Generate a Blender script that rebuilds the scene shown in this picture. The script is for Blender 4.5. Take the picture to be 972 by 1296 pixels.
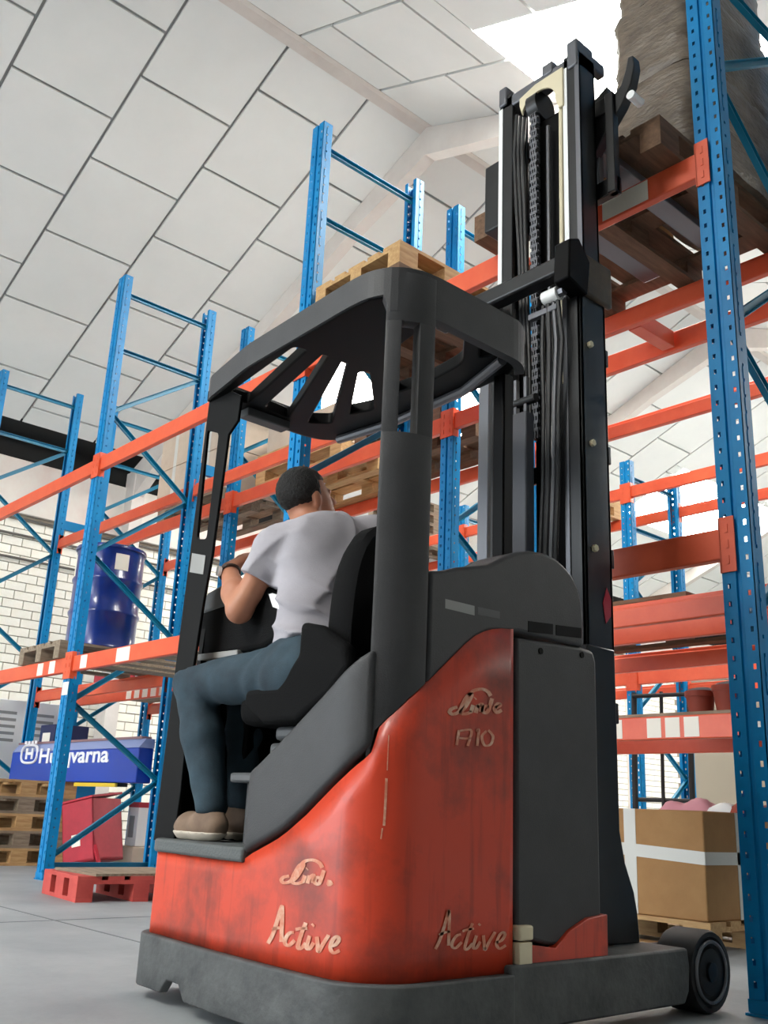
import bpy, bmesh, math, random
import numpy as np
from mathutils import Vector, Matrix, Euler
R = math.radians
random.seed(7)
for o in list(bpy.data.objects): bpy.data.objects.remove(o, do_unlink=True)
scene = bpy.context.scene
col = scene.collection

# ------------------------------------------------------------------ camera
F_PX = 1221.7067; W_PX, H_PX = 972.0, 1296.0
YAW, PITCH, ROLL = 0.84836, 0.301722, 0.0440295
CAM = np.array([1.689637, -3.212659, 0.574704])
def _basis():
    cy, sy = math.cos(YAW), math.sin(YAW); cp, sp = math.cos(PITCH), math.sin(PITCH)
    f = np.array([-sy*cp, cy*cp, sp]); r = np.array([cy, sy, 0.0]); u = np.cross(r, f)
    cr, sr = math.cos(ROLL), math.sin(ROLL)
    return cr*r + sr*u, -sr*r + cr*u, f
RT, UP, FW = _basis()
cam_data = bpy.data.cameras.new('camera'); cam = bpy.data.objects.new('camera', cam_data); col.objects.link(cam)
cam.matrix_world = Matrix(((RT[0], UP[0], -FW[0], CAM[0]), (RT[1], UP[1], -FW[1], CAM[1]), (RT[2], UP[2], -FW[2], CAM[2]), (0, 0, 0, 1)))
cam_data.sensor_fit = 'VERTICAL'; cam_data.sensor_height = 36.0; cam_data.lens = F_PX/H_PX*36.0
cam_data.clip_start = 0.05; cam_data.clip_end = 300
scene.camera = cam

# ------------------------------------------------------------------ world, exposure
world = bpy.data.worlds.new('overcast_sky'); scene.world = world; world.use_nodes = True
bgn = world.node_tree.nodes['Background']; bgn.inputs[0].default_value = (0.86, 0.94, 1.0, 1); bgn.inputs[1].default_value = 5.0
scene.view_settings.view_transform = 'Standard'; scene.view_settings.look = 'None'
scene.view_settings.gamma = 1.0; scene.view_settings.use_curve_mapping = False
scene.view_settings.exposure = 0.5
SKYLIGHT = 22.0

# pixel -> point on a known plane
def ray(x, y):
    v = FW*F_PX + RT*(x - W_PX/2) - UP*(y - H_PX/2); return v/np.linalg.norm(v)
def on_x(x, y, X): v = ray(x, y); return CAM + v*(X - CAM[0])/v[0]
def on_y(x, y, Y): v = ray(x, y); return CAM + v*(Y - CAM[1])/v[1]
def on_z(x, y, Z): v = ray(x, y); return CAM + v*(Z - CAM[2])/v[2]
def to_px(P):
    v = np.asarray(P, float) - CAM; z = v @ FW
    return W_PX/2 + F_PX*(v @ RT)/z, H_PX/2 - F_PX*(v @ UP)/z, z

# ------------------------------------------------------------------ materials
def lin(c): return tuple((x/12.92 if x <= .04045 else ((x+.055)/1.055)**2.4) for x in [k/255 for k in c])
MATS = {}
def mat(name, rgb, rough=.5, metal=0.0, noise=None, nscale=6.0, namt=.5, bump=0.0, bscale=60.0, emit=0, coat=0.0, stretch=None, trans=0.0, spec=None):
    """procedural surface: base colour, optional second colour mixed in by noise (dirt, grain), optional fine bump"""
    if name in MATS: return MATS[name]
    m = bpy.data.materials.new(name); m.use_nodes = True
    nt = m.node_tree; b = nt.nodes['Principled BSDF']
    c = lin(rgb) + (1,)
    b.inputs['Base Color'].default_value = c; b.inputs['Roughness'].default_value = rough; b.inputs['Metallic'].default_value = metal
    if spec is not None: b.inputs['Specular IOR Level'].default_value = spec
    if coat: b.inputs['Coat Weight'].default_value = coat
    if trans: b.inputs['Transmission Weight'].default_value = trans
    tc = nt.nodes.new('ShaderNodeTexCoord'); mp = nt.nodes.new('ShaderNodeMapping')
    nt.links.new(tc.outputs['Object'], mp.inputs['Vector'])
    if stretch: mp.inputs['Scale'].default_value = stretch
    if noise is not None:
        n = nt.nodes.new('ShaderNodeTexNoise'); n.inputs['Scale'].default_value = nscale; n.inputs['Detail'].default_value = 6; n.inputs['Roughness'].default_value = .65
        nt.links.new(mp.outputs[0], n.inputs['Vector'])
        rp = nt.nodes.new('ShaderNodeValToRGB'); rp.color_ramp.elements[0].position = .5 - .5*namt*.6; rp.color_ramp.elements[1].position = .5 + .35*(1.2-namt)
        rp.color_ramp.elements[0].color = lin(noise) + (1,); rp.color_ramp.elements[1].color = c
        nt.links.new(n.outputs[0], rp.inputs[0]); nt.links.new(rp.outputs[0], b.inputs['Base Color'])
    if bump:
        n2 = nt.nodes.new('ShaderNodeTexNoise'); n2.inputs['Scale'].default_value = bscale; n2.inputs['Detail'].default_value = 4
        nt.links.new(mp.outputs[0], n2.inputs['Vector'])
        bp = nt.nodes.new('ShaderNodeBump'); bp.inputs['Strength'].default_value = bump; bp.inputs['Distance'].default_value = .01
        nt.links.new(n2.outputs[0], bp.inputs['Height']); nt.links.new(bp.outputs[0], b.inputs['Normal'])
    if emit:
        b.inputs['Emission Color'].default_value = c; b.inputs['Emission Strength'].default_value = emit
    MATS[name] = m; return m
def M(n): return MATS[n]
mat('concrete_floor', (168, 172, 174), .55, noise=(138, 143, 147), nscale=1.3, namt=.6, bump=.15, bscale=30)
mat('ceiling_tile', (232, 233, 231), .85, noise=(222, 224, 222), nscale=.7, namt=.5)
mat('ceiling_joint', (156, 158, 158), .9)
mat('brick_paint', (252, 250, 242), .8, noise=(242, 236, 222), nscale=3, namt=.5, bump=.3, bscale=40)
mat('mortar', (150, 140, 126), .95)
mat('lintel_concrete', (226, 220, 212), .85, noise=(206, 168, 160), nscale=.6, namt=.9)
mat('white_steel', (222, 216, 210), .6, noise=(206, 198, 192), nscale=2)
mat('grey_wall', (188, 188, 184), .9, noise=(168, 168, 164), nscale=1)
mat('skylight_sheet', (255, 253, 246), .5, emit=SKYLIGHT)
mat('rack_blue', (0, 146, 208), .42, noise=(0, 122, 182), nscale=3, namt=.3, spec=.3)
mat('brace_teal', (8, 132, 168), .4)
mat('rack_orange', (236, 104, 64), .42, noise=(220, 84, 50), nscale=3, namt=.4)
mat('sticker_white', (238, 232, 218), .6)
mat('sticker_grey', (150, 150, 148), .6)
mat('galvanised', (150, 152, 154), .4, metal=.8)
mat('wood_pale', (206, 170, 118), .75, noise=(170, 128, 82), nscale=5, namt=.6, stretch=(1, 8, 8))
mat('wood_grey', (160, 144, 124), .8, noise=(118, 102, 84), nscale=5, namt=.6, stretch=(1, 8, 8))
mat('wood_brown', (128, 96, 72), .8, noise=(92, 68, 50), nscale=5, namt=.6, stretch=(1, 8, 8))
mat('wood_red', (206, 84, 76), .7, noise=(182, 66, 60), nscale=5, namt=.6)
mat('cardboard', (176, 134, 86), .85, noise=(160, 118, 74), nscale=4, namt=.5)
mat('cardboard_pale', (206, 188, 168), .85, noise=(190, 170, 150), nscale=4, namt=.5)
mat('tape_clear', (206, 204, 196), .35)
mat('wrap_film', (132, 118, 102), .3, noise=(84, 70, 58), nscale=7, namt=.7, stretch=(1, 1, 3), bump=.6, bscale=25)
mat('drum_blue', (14, 52, 140), .3, noise=(8, 36, 112), nscale=3, namt=.3, coat=.5)
mat('display_blue', (18, 62, 168), .4)
mat('display_pale', (150, 164, 210), .5)
mat('print_white', (240, 240, 244), .5)
mat('print_navy', (36, 44, 84), .6)
mat('box_white', (236, 236, 234), .7)
mat('box_red', (196, 36, 56), .5, noise=(164, 26, 44), nscale=4)
mat('yellow_edge', (226, 190, 50), .5)
mat('black_rubber', (22, 22, 23), .6)
mat('pink_cloth', (214, 150, 160), .85)
mat('terracotta', (150, 66, 48), .7)
# truck
mat('truck_dark', (62, 62, 64), .55, noise=(54, 54, 56), nscale=8, namt=.4, bump=.12, bscale=250)
mat('truck_black', (8, 8, 9), .45, spec=.1)
mat('mast_black', (26, 27, 29), .35, noise=(18, 18, 20), nscale=12, namt=.4)
mat('bumper_grey', (92, 94, 94), .6, noise=(56, 58, 59), nscale=7, namt=.7, bump=.25, bscale=40)
mat('steel_sheen', (244, 244, 242), .3, metal=.0)  # steel in matt white, the reflected skylight is put into the colour
mat('steel_grey', (110, 111, 116), .35, metal=.5)
mat('cream_plate', (224, 212, 180), .5)
mat('grease_brown', (96, 78, 54), .5, noise=(60, 48, 34), nscale=10)
mat('rubber_hose', (40, 40, 42), .45)
mat('tread_grey', (92, 96, 96), .7, bump=.4, bscale=120)
mat('seat_fabric', (12, 12, 13), .85, spec=.15, bump=.2, bscale=200)
mat('plastic_grey', (78, 80, 82), .5)
mat('decal_cream', (236, 214, 188), .6, noise=(214, 130, 100), nscale=30, namt=.25)
mat('warn_red', (190, 40, 60), .5)
# person
mat('skin', (196, 138, 108), .5, noise=(184, 122, 94), nscale=8, namt=.5)
mat('hair', (12, 10, 9), .6, bump=.8, bscale=160)
mat('shirt_grey', (184, 180, 187), .85, noise=(168, 164, 171), nscale=5, namt=.4, bump=.15, bscale=300)
mat('denim', (54, 76, 88), .85, noise=(34, 47, 57), nscale=6, namt=.6, bump=.2, bscale=300)
mat('shoe_tan', (140, 116, 96), .8, noise=(118, 96, 80), nscale=12)
mat('shoe_sole', (204, 192, 176), .7)
mat('paper', (240, 240, 240), .5)

def red_paint():
    m = bpy.data.materials.new('truck_red'); m.use_nodes = True; nt = m.node_tree; b = nt.nodes['Principled BSDF']
    b.inputs['Roughness'].default_value = .42; b.inputs['Coat Weight'].default_value = .15
    tc = nt.nodes.new('ShaderNodeTexCoord')
    n = nt.nodes.new('ShaderNodeTexNoise'); n.inputs['Scale'].default_value = 3.2; n.inputs['Detail'].default_value = 7; n.inputs['Roughness'].default_value = .62
    nt.links.new(tc.outputs['Object'], n.inputs['Vector'])
    r = nt.nodes.new('ShaderNodeValToRGB'); r.color_ramp.elements[0].position = .33; r.color_ramp.elements[1].position = .56
    r.color_ramp.elements[0].color = lin((112, 44, 32)) + (1,); r.color_ramp.elements[1].color = lin((212, 66, 36)) + (1,)
    nt.links.new(n.outputs[0], r.inputs[0])
    mp = nt.nodes.new('ShaderNodeMapping'); mp.inputs['Scale'].default_value = (14, 14, 1.2); nt.links.new(tc.outputs['Object'], mp.inputs[0])
    n2 = nt.nodes.new('ShaderNodeTexNoise'); n2.inputs['Scale'].default_value = 2.0; n2.inputs['Detail'].default_value = 5
    nt.links.new(mp.outputs[0], n2.inputs['Vector'])
    r2 = nt.nodes.new('ShaderNodeValToRGB'); r2.color_ramp.elements[0].position = .25; r2.color_ramp.elements[1].position = .45
    r2.color_ramp.elements[0].color = (.45, .4, .38, 1); r2.color_ramp.elements[1].color = (1, 1, 1, 1)
    nt.links.new(n2.outputs[0], r2.inputs[0])
    mx = nt.nodes.new('ShaderNodeMix'); mx.data_type = 'RGBA'; mx.blend_type = 'MULTIPLY'; mx.inputs['Factor'].default_value = .7
    nt.links.new(r.outputs[0], mx.inputs['A']); nt.links.new(r2.outputs[0], mx.inputs['B']); nt.links.new(mx.outputs['Result'], b.inputs['Base Color'])
    MATS['truck_red'] = m
red_paint()

# ------------------------------------------------------------------ mesh helpers
class MB:
    def __init__(s): s.v = []; s.f = []
    def add(s, vs, fs):
        k = len(s.v); s.v += [tuple(map(float, p)) for p in vs]; s.f += [tuple(i + k for i in q) for q in fs]; return s
    def box(s, x0, x1, y0, y1, z0, z1):
        return s.add([(x0,y0,z0),(x1,y0,z0),(x1,y1,z0),(x0,y1,z0),(x0,y0,z1),(x1,y0,z1),(x1,y1,z1),(x0,y1,z1)],
                     [(0,3,2,1),(4,5,6,7),(0,1,5,4),(1,2,6,5),(2,3,7,6),(3,0,4,7)])
    def bar(s, p0, p1, w, h, up=(0,0,1)):
        p0 = Vector(p0); p1 = Vector(p1); d = (p1-p0).normalized(); u = Vector(up)
        a = d.cross(u)
        if a.length < 1e-4: a = d.cross(Vector((1,0,0)))
        a.normalize(); u = a.cross(d).normalized(); a *= w/2; u *= h/2
        return s.add([p0-a-u, p0+a-u, p0+a+u, p0-a+u, p1-a-u, p1+a-u, p1+a+u, p1-a+u],
                     [(0,1,2,3),(7,6,5,4),(0,4,5,1),(1,5,6,2),(2,6,7,3),(3,7,4,0)])
    def tube(s, pts, r, n=10, closed=False):
        P = [Vector(p) for p in pts]; k = len(s.v); m = len(P); rr = r if isinstance(r, (list, tuple)) else [r]*m
        ref = None
        for i in range(m):
            if closed: t = P[(i+1) % m] - P[i-1]
            else: t = P[min(i+1, m-1)] - P[max(i-1, 0)]
            t.normalize()
            if ref is None: ref = t.orthogonal().normalized()
            ref = (ref - t*ref.dot(t)).normalized(); b = t.cross(ref)
            for j in range(n):
                a = 2*math.pi*j/n; s.v.append(tuple(P[i] + (ref*math.cos(a) + b*math.sin(a))*rr[i]))
        for i in range(m if closed else m-1):
            i2 = (i+1) % m
            for j in range(n):
                s.f.append((k+i*n+j, k+i*n+(j+1) % n, k+i2*n+(j+1) % n, k+i2*n+j))
        if not closed:
            s.f.append(tuple(k+j for j in reversed(range(n)))); s.f.append(tuple(k+(m-1)*n+j for j in range(n)))
        return s
    def prism(s, pts, vec):
        n = len(pts); vec = Vector(vec); a = [Vector(p) for p in pts]
        return s.add(a + [p+vec for p in a], [tuple(reversed(range(n))), tuple(range(n, 2*n))] + [(i, (i+1) % n, n+(i+1) % n, n+i) for i in range(n)])
    def lathe(s, prof, c, n=32):
        k = len(s.v); c = Vector(c)
        for r, z in prof:
            for j in range(n):
                a = 2*math.pi*j/n; s.v.append((c.x+r*math.cos(a), c.y+r*math.sin(a), c.z+z))
        for i in range(len(prof)-1):
            for j in range(n): s.f.append((k+i*n+j, k+i*n+(j+1) % n, k+(i+1)*n+(j+1) % n, k+(i+1)*n+j))
        return s
    def sheet(s, grid):
        nu = len(grid); nv = len(grid[0]); k = len(s.v)
        for row in grid: s.v += [tuple(map(float, p)) for p in row]
        for i in range(nu-1):
            for j in range(nv-1): s.f.append((k+i*nv+j, k+(i+1)*nv+j, k+(i+1)*nv+j+1, k+i*nv+j+1))
        return s
    def mesh(s, name, m, off=(0,0,0), smooth=True, ang=35):
        me = bpy.data.meshes.new(name)
        o = Vector(off); me.from_pydata([tuple(Vector(p)-o) for p in s.v], [], s.f)
        bm = bmesh.new(); bm.from_mesh(me); bmesh.ops.recalc_face_normals(bm, faces=bm.faces); bm.to_mesh(me); bm.free()
        me.materials.append(M(m) if isinstance(m, str) else m)
        if smooth:
            for p in me.polygons: p.use_smooth = True
            me.set_sharp_from_angle(angle=R(ang))
        me.update(); return me
    def build(s, name, m, parent=None, off=(0,0,0), bev=0, seg=2, solid=0, subs=0, **k):
        o = bpy.data.objects.new(name, s.mesh(name, m, off, **k)); col.objects.link(o); o.parent = parent
        if solid:
            d = o.modifiers.new('thickness', 'SOLIDIFY'); d.thickness = abs(solid); d.offset = -1 if solid > 0 else 1
        if bev:
            d = o.modifiers.new('edge', 'BEVEL'); d.width = bev; d.segments = seg; d.limit_method = 'ANGLE'; d.angle_limit = R(40); d.harden_normals = False
        if subs: d = o.modifiers.new('smooth', 'SUBSURF'); d.levels = d.render_levels = subs
        return o
def tag(o, label=None, cat=None, group=None, kind=None):
    if label: o['label'] = label
    if cat: o['category'] = cat
    if group: o['group'] = group
    if kind: o['kind'] = kind
    return o
def empty(name, loc=(0,0,0), rz=0):
    o = bpy.data.objects.new(name, None); o.empty_display_size = .1; o.location = loc; o.rotation_euler.z = rz; col.objects.link(o); return o
def copy_tree(o, parent=None):
    c = o.copy(); col.objects.link(c); c.parent = parent
    for ch in [x for x in bpy.data.objects if x.parent == o]: copy_tree(ch, c)
    return c
def inst(name, me, parent=None, loc=(0,0,0), rot=(0,0,0)):
    o = bpy.data.objects.new(name, me); o.location = loc; o.rotation_euler = rot; o.parent = parent; col.objects.link(o); return o
def plate_mesh(name, m, outer, holes, thick, xform, bevel=0):
    """flat plate with cut-outs (outline + openings), extruded, then moved by xform(u,v,w)"""
    cu = bpy.data.curves.new(name, 'CURVE'); cu.dimensions = '2D'; cu.fill_mode = 'BOTH'; cu.extrude = thick/2
    if bevel: cu.bevel_depth = bevel; cu.bevel_resolution = 1
    for pl in [outer] + holes:
        sp = cu.splines.new('POLY'); sp.points.add(len(pl)-1)
        for q, (a, b) in zip(sp.points, pl): q.co = (a, b, 0, 1)
        sp.use_cyclic_u = True
    ob = bpy.data.objects.new(name, cu); col.objects.link(ob)
    dg = bpy.context.evaluated_depsgraph_get(); me = bpy.data.meshes.new_from_object(ob.evaluated_get(dg))
    bpy.data.objects.remove(ob); bpy.data.curves.remove(cu)
    for v in me.vertices: v.co = Vector([float(t) for t in xform(*v.co)])
    me.name = name; me.materials.clear(); me.materials.append(M(m))
    for p in me.polygons: p.use_smooth = False
    return me
def rounded(poly, r, n=5):
    """round the corners of a 2D polygon"""
    out = []; N = len(poly)
    for i in range(N):
        p0 = Vector(poly[i-1]); p = Vector(poly[i]); p1 = Vector(poly[(i+1) % N])
        a = (p0-p); b = (p1-p); rr = min(r, a.length*.45, b.length*.45)
        s = p + a.normalized()*rr; e = p + b.normalized()*rr
        for k in range(n+1):
            t = k/n; out.append(tuple(s*(1-t)**2 + p*2*t*(1-t) + e*t*t))
    return out

# =================================================================== SETTING
XW = -10.2; XR = -4.40; ZR = 7.36; TS = math.tan(R(23)); CS = math.cos(R(23)); SN = math.sin(R(23))
YA, YB = -9.0, 24.0
fl = MB().box(XW-.3, 14, -40, YB+.3, -.2, 0).build('floor', 'concrete_floor', smooth=False); tag(fl, kind='structure')
# saw-cut joints in the slab: thin dark strips, flush
jt = MB()
for y in (-3.9, -.95, 4.0): jt.box(XW, 14, y-.006, y+.006, -.002, .0012)
for x in (-7.1, -3.2, 1.0): jt.box(x-.006, x+.006, -12, YB, -.002, .0011)
jo = jt.build('floor_joint', mat('joint_dark', (112, 116, 118), .9), parent=fl, smooth=False)

# ceiling: backing sheet and one-metre tiles laid in staggered strips down the slope
def slope_pt(side, d, y, h=0):      # d: distance from ridge measured in X, side -1 towards the brick wall
    x = XR + side*d; z = ZR - TS*d
    return Vector((x, y, z)) + Vector((side*SN, 0, CS))*h
SKY = {-1: [((2.35, 3.75), (3.8, 6.75)), ((2.2, 3.5), (10.9, 14.6)), ((2.2, 3.5), (17.5, 21.0))],
        1: [((1.75, 3.7), (1.35, 2.75)), ((1.9, 3.7), (8.7, 12.5)), ((1.9, 3.7), (-8.5, -5.5))]}
tile_parts = {}
def ceil_side(side, name):
    width = 5.42 if side < 0 else 5.9
    bk = MB(); 
    a = [slope_pt(side, 0, YA, .03), slope_pt(side, width, YA, .03), slope_pt(side, width, YB, .03), slope_pt(side, 0, YB, .03)]
    bk.prism(a, Vector((side*SN, 0, CS))*.08)
    root = tag(bk.build(name, 'ceiling_joint', smooth=False), kind='structure')
    rest = MB(); ind = []
    pitch_y = .985; k0 = int(math.floor((YA+.19)/pitch_y))
    k = k0
    while -.19 + k*pitch_y < YB:
        y0 = max(YA, -.19 + k*pitch_y); y1 = min(YB, y0 + pitch_y if k > k0 else -.19+(k+1)*pitch_y)
        first = .99 if k % 2 == 0 else .555
        ds = [.07]; d = first
        while d < width: ds.append(d); d += .916
        ds.append(width)
        for d0, d1 in zip(ds[:-1], ds[1:]):
            if d1-d0 < .03: continue
            g = .016; gx = g*.9
            rects = [(d0+gx, d1-gx, y0+g, y1-g)]
            for (u0, u1), (v0, v1) in SKY[side]:          # tiles are cut to fit round the skylights
                nr = []
                for (a0, a1, b0, b1) in rects:
                    if a1 <= u0 or a0 >= u1 or b1 <= v0 or b0 >= v1: nr.append((a0, a1, b0, b1)); continue
                    if a0 < u0: nr.append((a0, u0-.01, b0, b1))
                    if a1 > u1: nr.append((u1+.01, a1, b0, b1))
                    m0, m1 = max(a0, u0), min(a1, u1)
                    if b0 < v0: nr.append((m0, m1, b0, v0-.01))
                    if b1 > v1: nr.append((m0, m1, v1+.01, b1))
                rects = nr
            for (a0, a1, b0, b1) in rects:
                if a1-a0 < .02 or b1-b0 < .02: continue
                P = [slope_pt(side, a0, b0), slope_pt(side, a1, b0), slope_pt(side, a1, b1), slope_pt(side, a0, b1)]
                c = sum(P, Vector())/4; x, y, z = to_px(c)
                if z > 0 and -150 < x < 1122 and -150 < y < 800: ind.append((z, P))
                else: rest.prism(P, Vector((side*SN, 0, CS))*.032)
        k += 1
    ind.sort(key=lambda t: t[0])
    for z, P in ind[:300]:
        o = MB().prism(P, Vector((side*SN, 0, CS))*.032).build('ceiling_panel', 'ceiling_tile', parent=root, smooth=False)
    for z, P in ind[300:]: rest.prism(P, Vector((side*SN, 0, CS))*.032)
    tag(rest.build('ceiling_panels', 'ceiling_tile', parent=root, smooth=False), kind='stuff')
    for (u0, u1), (v0, v1) in SKY[side]:
        n = max(1, round((v1-v0)/1.0)); s = (v1-v0)/n
        for i in range(n):
            P = [slope_pt(side, u0, v0+i*s+.03), slope_pt(side, u1, v0+i*s+.03), slope_pt(side, u1, v0+(i+1)*s-.03), slope_pt(side, u0, v0+(i+1)*s-.03)]
            MB().prism(P, Vector((side*SN, 0, CS))*.025).build('skylight_pane', 'skylight_sheet', parent=root, smooth=False)
    return root
ceil_side(-1, 'ceiling'); ceil_side(1, 'ceiling')
# ridge capping strip
MB().prism([slope_pt(-1, .09, YA, -.004), slope_pt(-1, 0, YA, -.01), slope_pt(1, .09, YA, -.004), slope_pt(1, .06, YA, .06), slope_pt(-1, .06, YA, .06)], (0, YB-YA, 0)).build('trim_1', 'white_steel', smooth=False)['kind'] = 'structure'
# second nave beyond the valley, over and behind the camera
XV = XR + 5.9; ZV = ZR - TS*5.9
def plain(name, pts, v):
    o = MB().prism(pts, v).build(name, 'ceiling_tile', smooth=False); tag(o, kind='structure'); return o
plain('ceiling', [(XV, YA, ZV), (XV+5.9, YA, ZR), (XV+5.9, YB, ZR), (XV, YB, ZV)], (0, 0, .1))
plain('ceiling', [(XV+5.9, YA, ZR), (XV+11.8, YA, ZV), (XV+11.8, YB, ZV), (XV+5.9, YB, ZR)], (0, 0, .1))
for y0 in (7.0,):  # glowing pane added out of view to brighten the truck's east side
    P = [(XV + d, y, ZV + TS*d - .03) for d, y in ((2.0, y0), (3.5, y0), (3.5, y0+3.2), (2.0, y0+3.2))]
    tag(MB().prism(P, (0, 0, .025)).build('fill_skylight_%d' % (int(y0)+8), 'skylight_sheet', smooth=False), kind='structure')
tag(MB().box(XV+11.8, XV+12.0, YA, YB, 0, ZV+.1).build('wall_right', 'grey_wall', smooth=False), kind='structure')
tag(MB().box(XW-.3, XV+12, YB, YB+.2, 0, ZR+.2).build('wall_back', 'grey_wall', smooth=False), kind='structure')
# front of the hall: wall with a wide open goods door towards the brick side
fw = MB(); fw.box(-2.6, XV+12, YA-.2, YA, 0, ZR+.2); fw.box(XW-.3, -2.6, YA-.2, YA, 4.6, ZR+.2)
tag(fw.build('wall_front', 'grey_wall', smooth=False), kind='structure')
# portal rafters
rn = 2
for yy in (-3.3, 2.57, 8.45, 14.3, 20.2):
    b = MB()
    for side in (-1, 1):
        for d0, d1, h0, h1 in ((0, 1.2, .34, .24), (1.2, 4.6, .24, .24), (4.6, 5.8, .24, .52)):
            P = [slope_pt(side, d, yy-.07) - Vector((0, 0, h)) for d, h in ((d0, .005), (d1, .005), (d1, h1), (d0, h0))]
            b.prism(P, (0, .14, 0))
    b.box(XW+.02, XW+.26, yy-.09, yy+.09, 0, 4.9)
    tag(b.build('trim_%d' % rn, 'white_steel', smooth=False), kind='structure'); rn += 1

# brick wall along the far side of the hall
wall = tag(MB().box(XW-.25, XW-.012, YA, YB, 0, 4.0).build('wall_left', 'mortar', smooth=False), kind='structure')
lint = tag(MB().box(XW-.25, XW+.05, YA, YB, 4.0, 4.70).build('trim_%d' % rn, 'lintel_concrete', bev=.01), kind='structure'); rn += 1
tag(MB().box(XW-.3, XW-.2, YA, YB, 4.70, ZR-TS*5.42+.02).box(XW-.3, XR-5.40, YA, YB, ZR-TS*5.42+.02, ZR-TS*5.42+.12).build('wall_left', mat('eave_shade', (30, 30, 30), .9), smooth=False), kind='structure')  # eave gap closed with dark sheets, its shade put into their colour
BH, BL = .112, .262; brick_me = {}
bm_ = MB().box(-.02, .012, .006, BL-.006, .006, BH-.006).mesh('brick', 'brick_paint', smooth=False)
vis = []; rest = MB()
nz = int(4.0/BH)
for r_ in range(nz):
    y = -3.0 + (BL/2 if r_ % 2 else 0)
    while y < 16:
        p = (XW, y + BL/2, r_*BH + BH/2); x, yy, z = to_px(p)
        if -15 < x < 235 and 600 < yy < 1110: vis.append((abs(x-100)+abs(yy-800), y, r_*BH))
        else: rest.box(XW-.02, XW+.012, y+.006, y+BL-.006, r_*BH+.006, r_*BH+BH-.006)
        y += BL
def brick_hidden(y, z):       # behind the rack's barrel, posts etc. it does not matter; keep those that show
    x, yy, _ = to_px((XW, y+BL/2, z+BH/2)); return 90 < x < 170 and 705 < yy < 820
vis.sort(key=lambda t: (brick_hidden(t[1], t[2]), t[0]))
for d, y, z in vis[:300]:
    inst('brick', bm_, wall, (XW, y, z))
for d, y, z in vis[300:]: rest.box(XW-.02, XW+.012, y+.006, y+BL-.006, z+.006, z+BH-.006)
tag(rest.build('bricks', 'brick_paint', parent=wall, smooth=False), kind='stuff')
for z in (3.93, 3.72, 3.42):
    tag(MB().tube([(XW+.05, -4, z), (XW+.05, 14, z)], .016, 8).build('trim_%d' % rn, mat('conduit', (96, 92, 88), .6)), kind='structure'); rn += 1

# =================================================================== PALLET RACKS
S = 2.8; HT = 5.02; DEP = .941; R2 = 1.309; L3 = 3.24; L1 = 1.58
def post_mesh(ht, rows_per_m=20):
    w, d = .06, .075
    b = MB(); pitch = .066; n = int(ht/pitch)
    # front face: columns with real perforations
    xs = [-w, -.044, -.032, -.012, .012, .032, .044, w]
    ys = [0, 0, 0, 0, 0, 0, 0, 0]
    hole_cols = (1, 5)
    for c in range(7):
        x0, x1 = xs[c], xs[c+1]
        if c == 3:
            b.sheet([[(x0, 0, 0), (x0, 0, ht)], [(x0+.004, .012, 0), (x0+.004, .012, ht)], [(x1-.004, .012, 0), (x1-.004, .012, ht)], [(x1, 0, 0), (x1, 0, ht)]])
        elif c in hole_cols:
            off = 0 if c == 1 else pitch/2
            z = 0.0; zz = off + .018
            while zz + .024 < ht:
                b.sheet([[(x0, 0, z), (x0, 0, zz)], [(x1, 0, z), (x1, 0, zz)]]); z = zz+.020; zz += pitch
            b.sheet([[(x0, 0, z), (x0, 0, ht)], [(x1, 0, z), (x1, 0, ht)]])
        else: b.sheet([[(x0, 0, 0), (x0, 0, ht)], [(x1, 0, 0), (x1, 0, ht)]])
    for sx in (-1, 1):
        # flange with a row of small holes
        z = 0.0; zz = .03
        b.sheet([[(sx*w, 0, 0), (sx*w, 0, ht)], [(sx*w, .028, 0), (sx*w, .028, ht)]])
        while zz + .016 < ht:
            b.sheet([[(sx*w, .028, z), (sx*w, .028, zz)], [(sx*w, .04, z), (sx*w, .04, zz)]]); z = zz+.014; zz += pitch
        b.sheet([[(sx*w, .028, z), (sx*w, .028, ht)], [(sx*w, .04, z), (sx*w, .04, ht)]])
        b.sheet([[(sx*w, .04, 0), (sx*w, .04, ht)], [(sx*w, d, 0), (sx*w, d, ht)], [(sx*.028, d, 0), (sx*.028, d, ht)]])
    me = b.mesh('post', 'rack_blue', smooth=False)
    return me
def brace_nodes(ht):
    return [ht-.70, ht-1.29, ht-1.90, ht-2.53, ht-3.12, ht-3.72, ht-4.28, ht-4.87]
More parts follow.
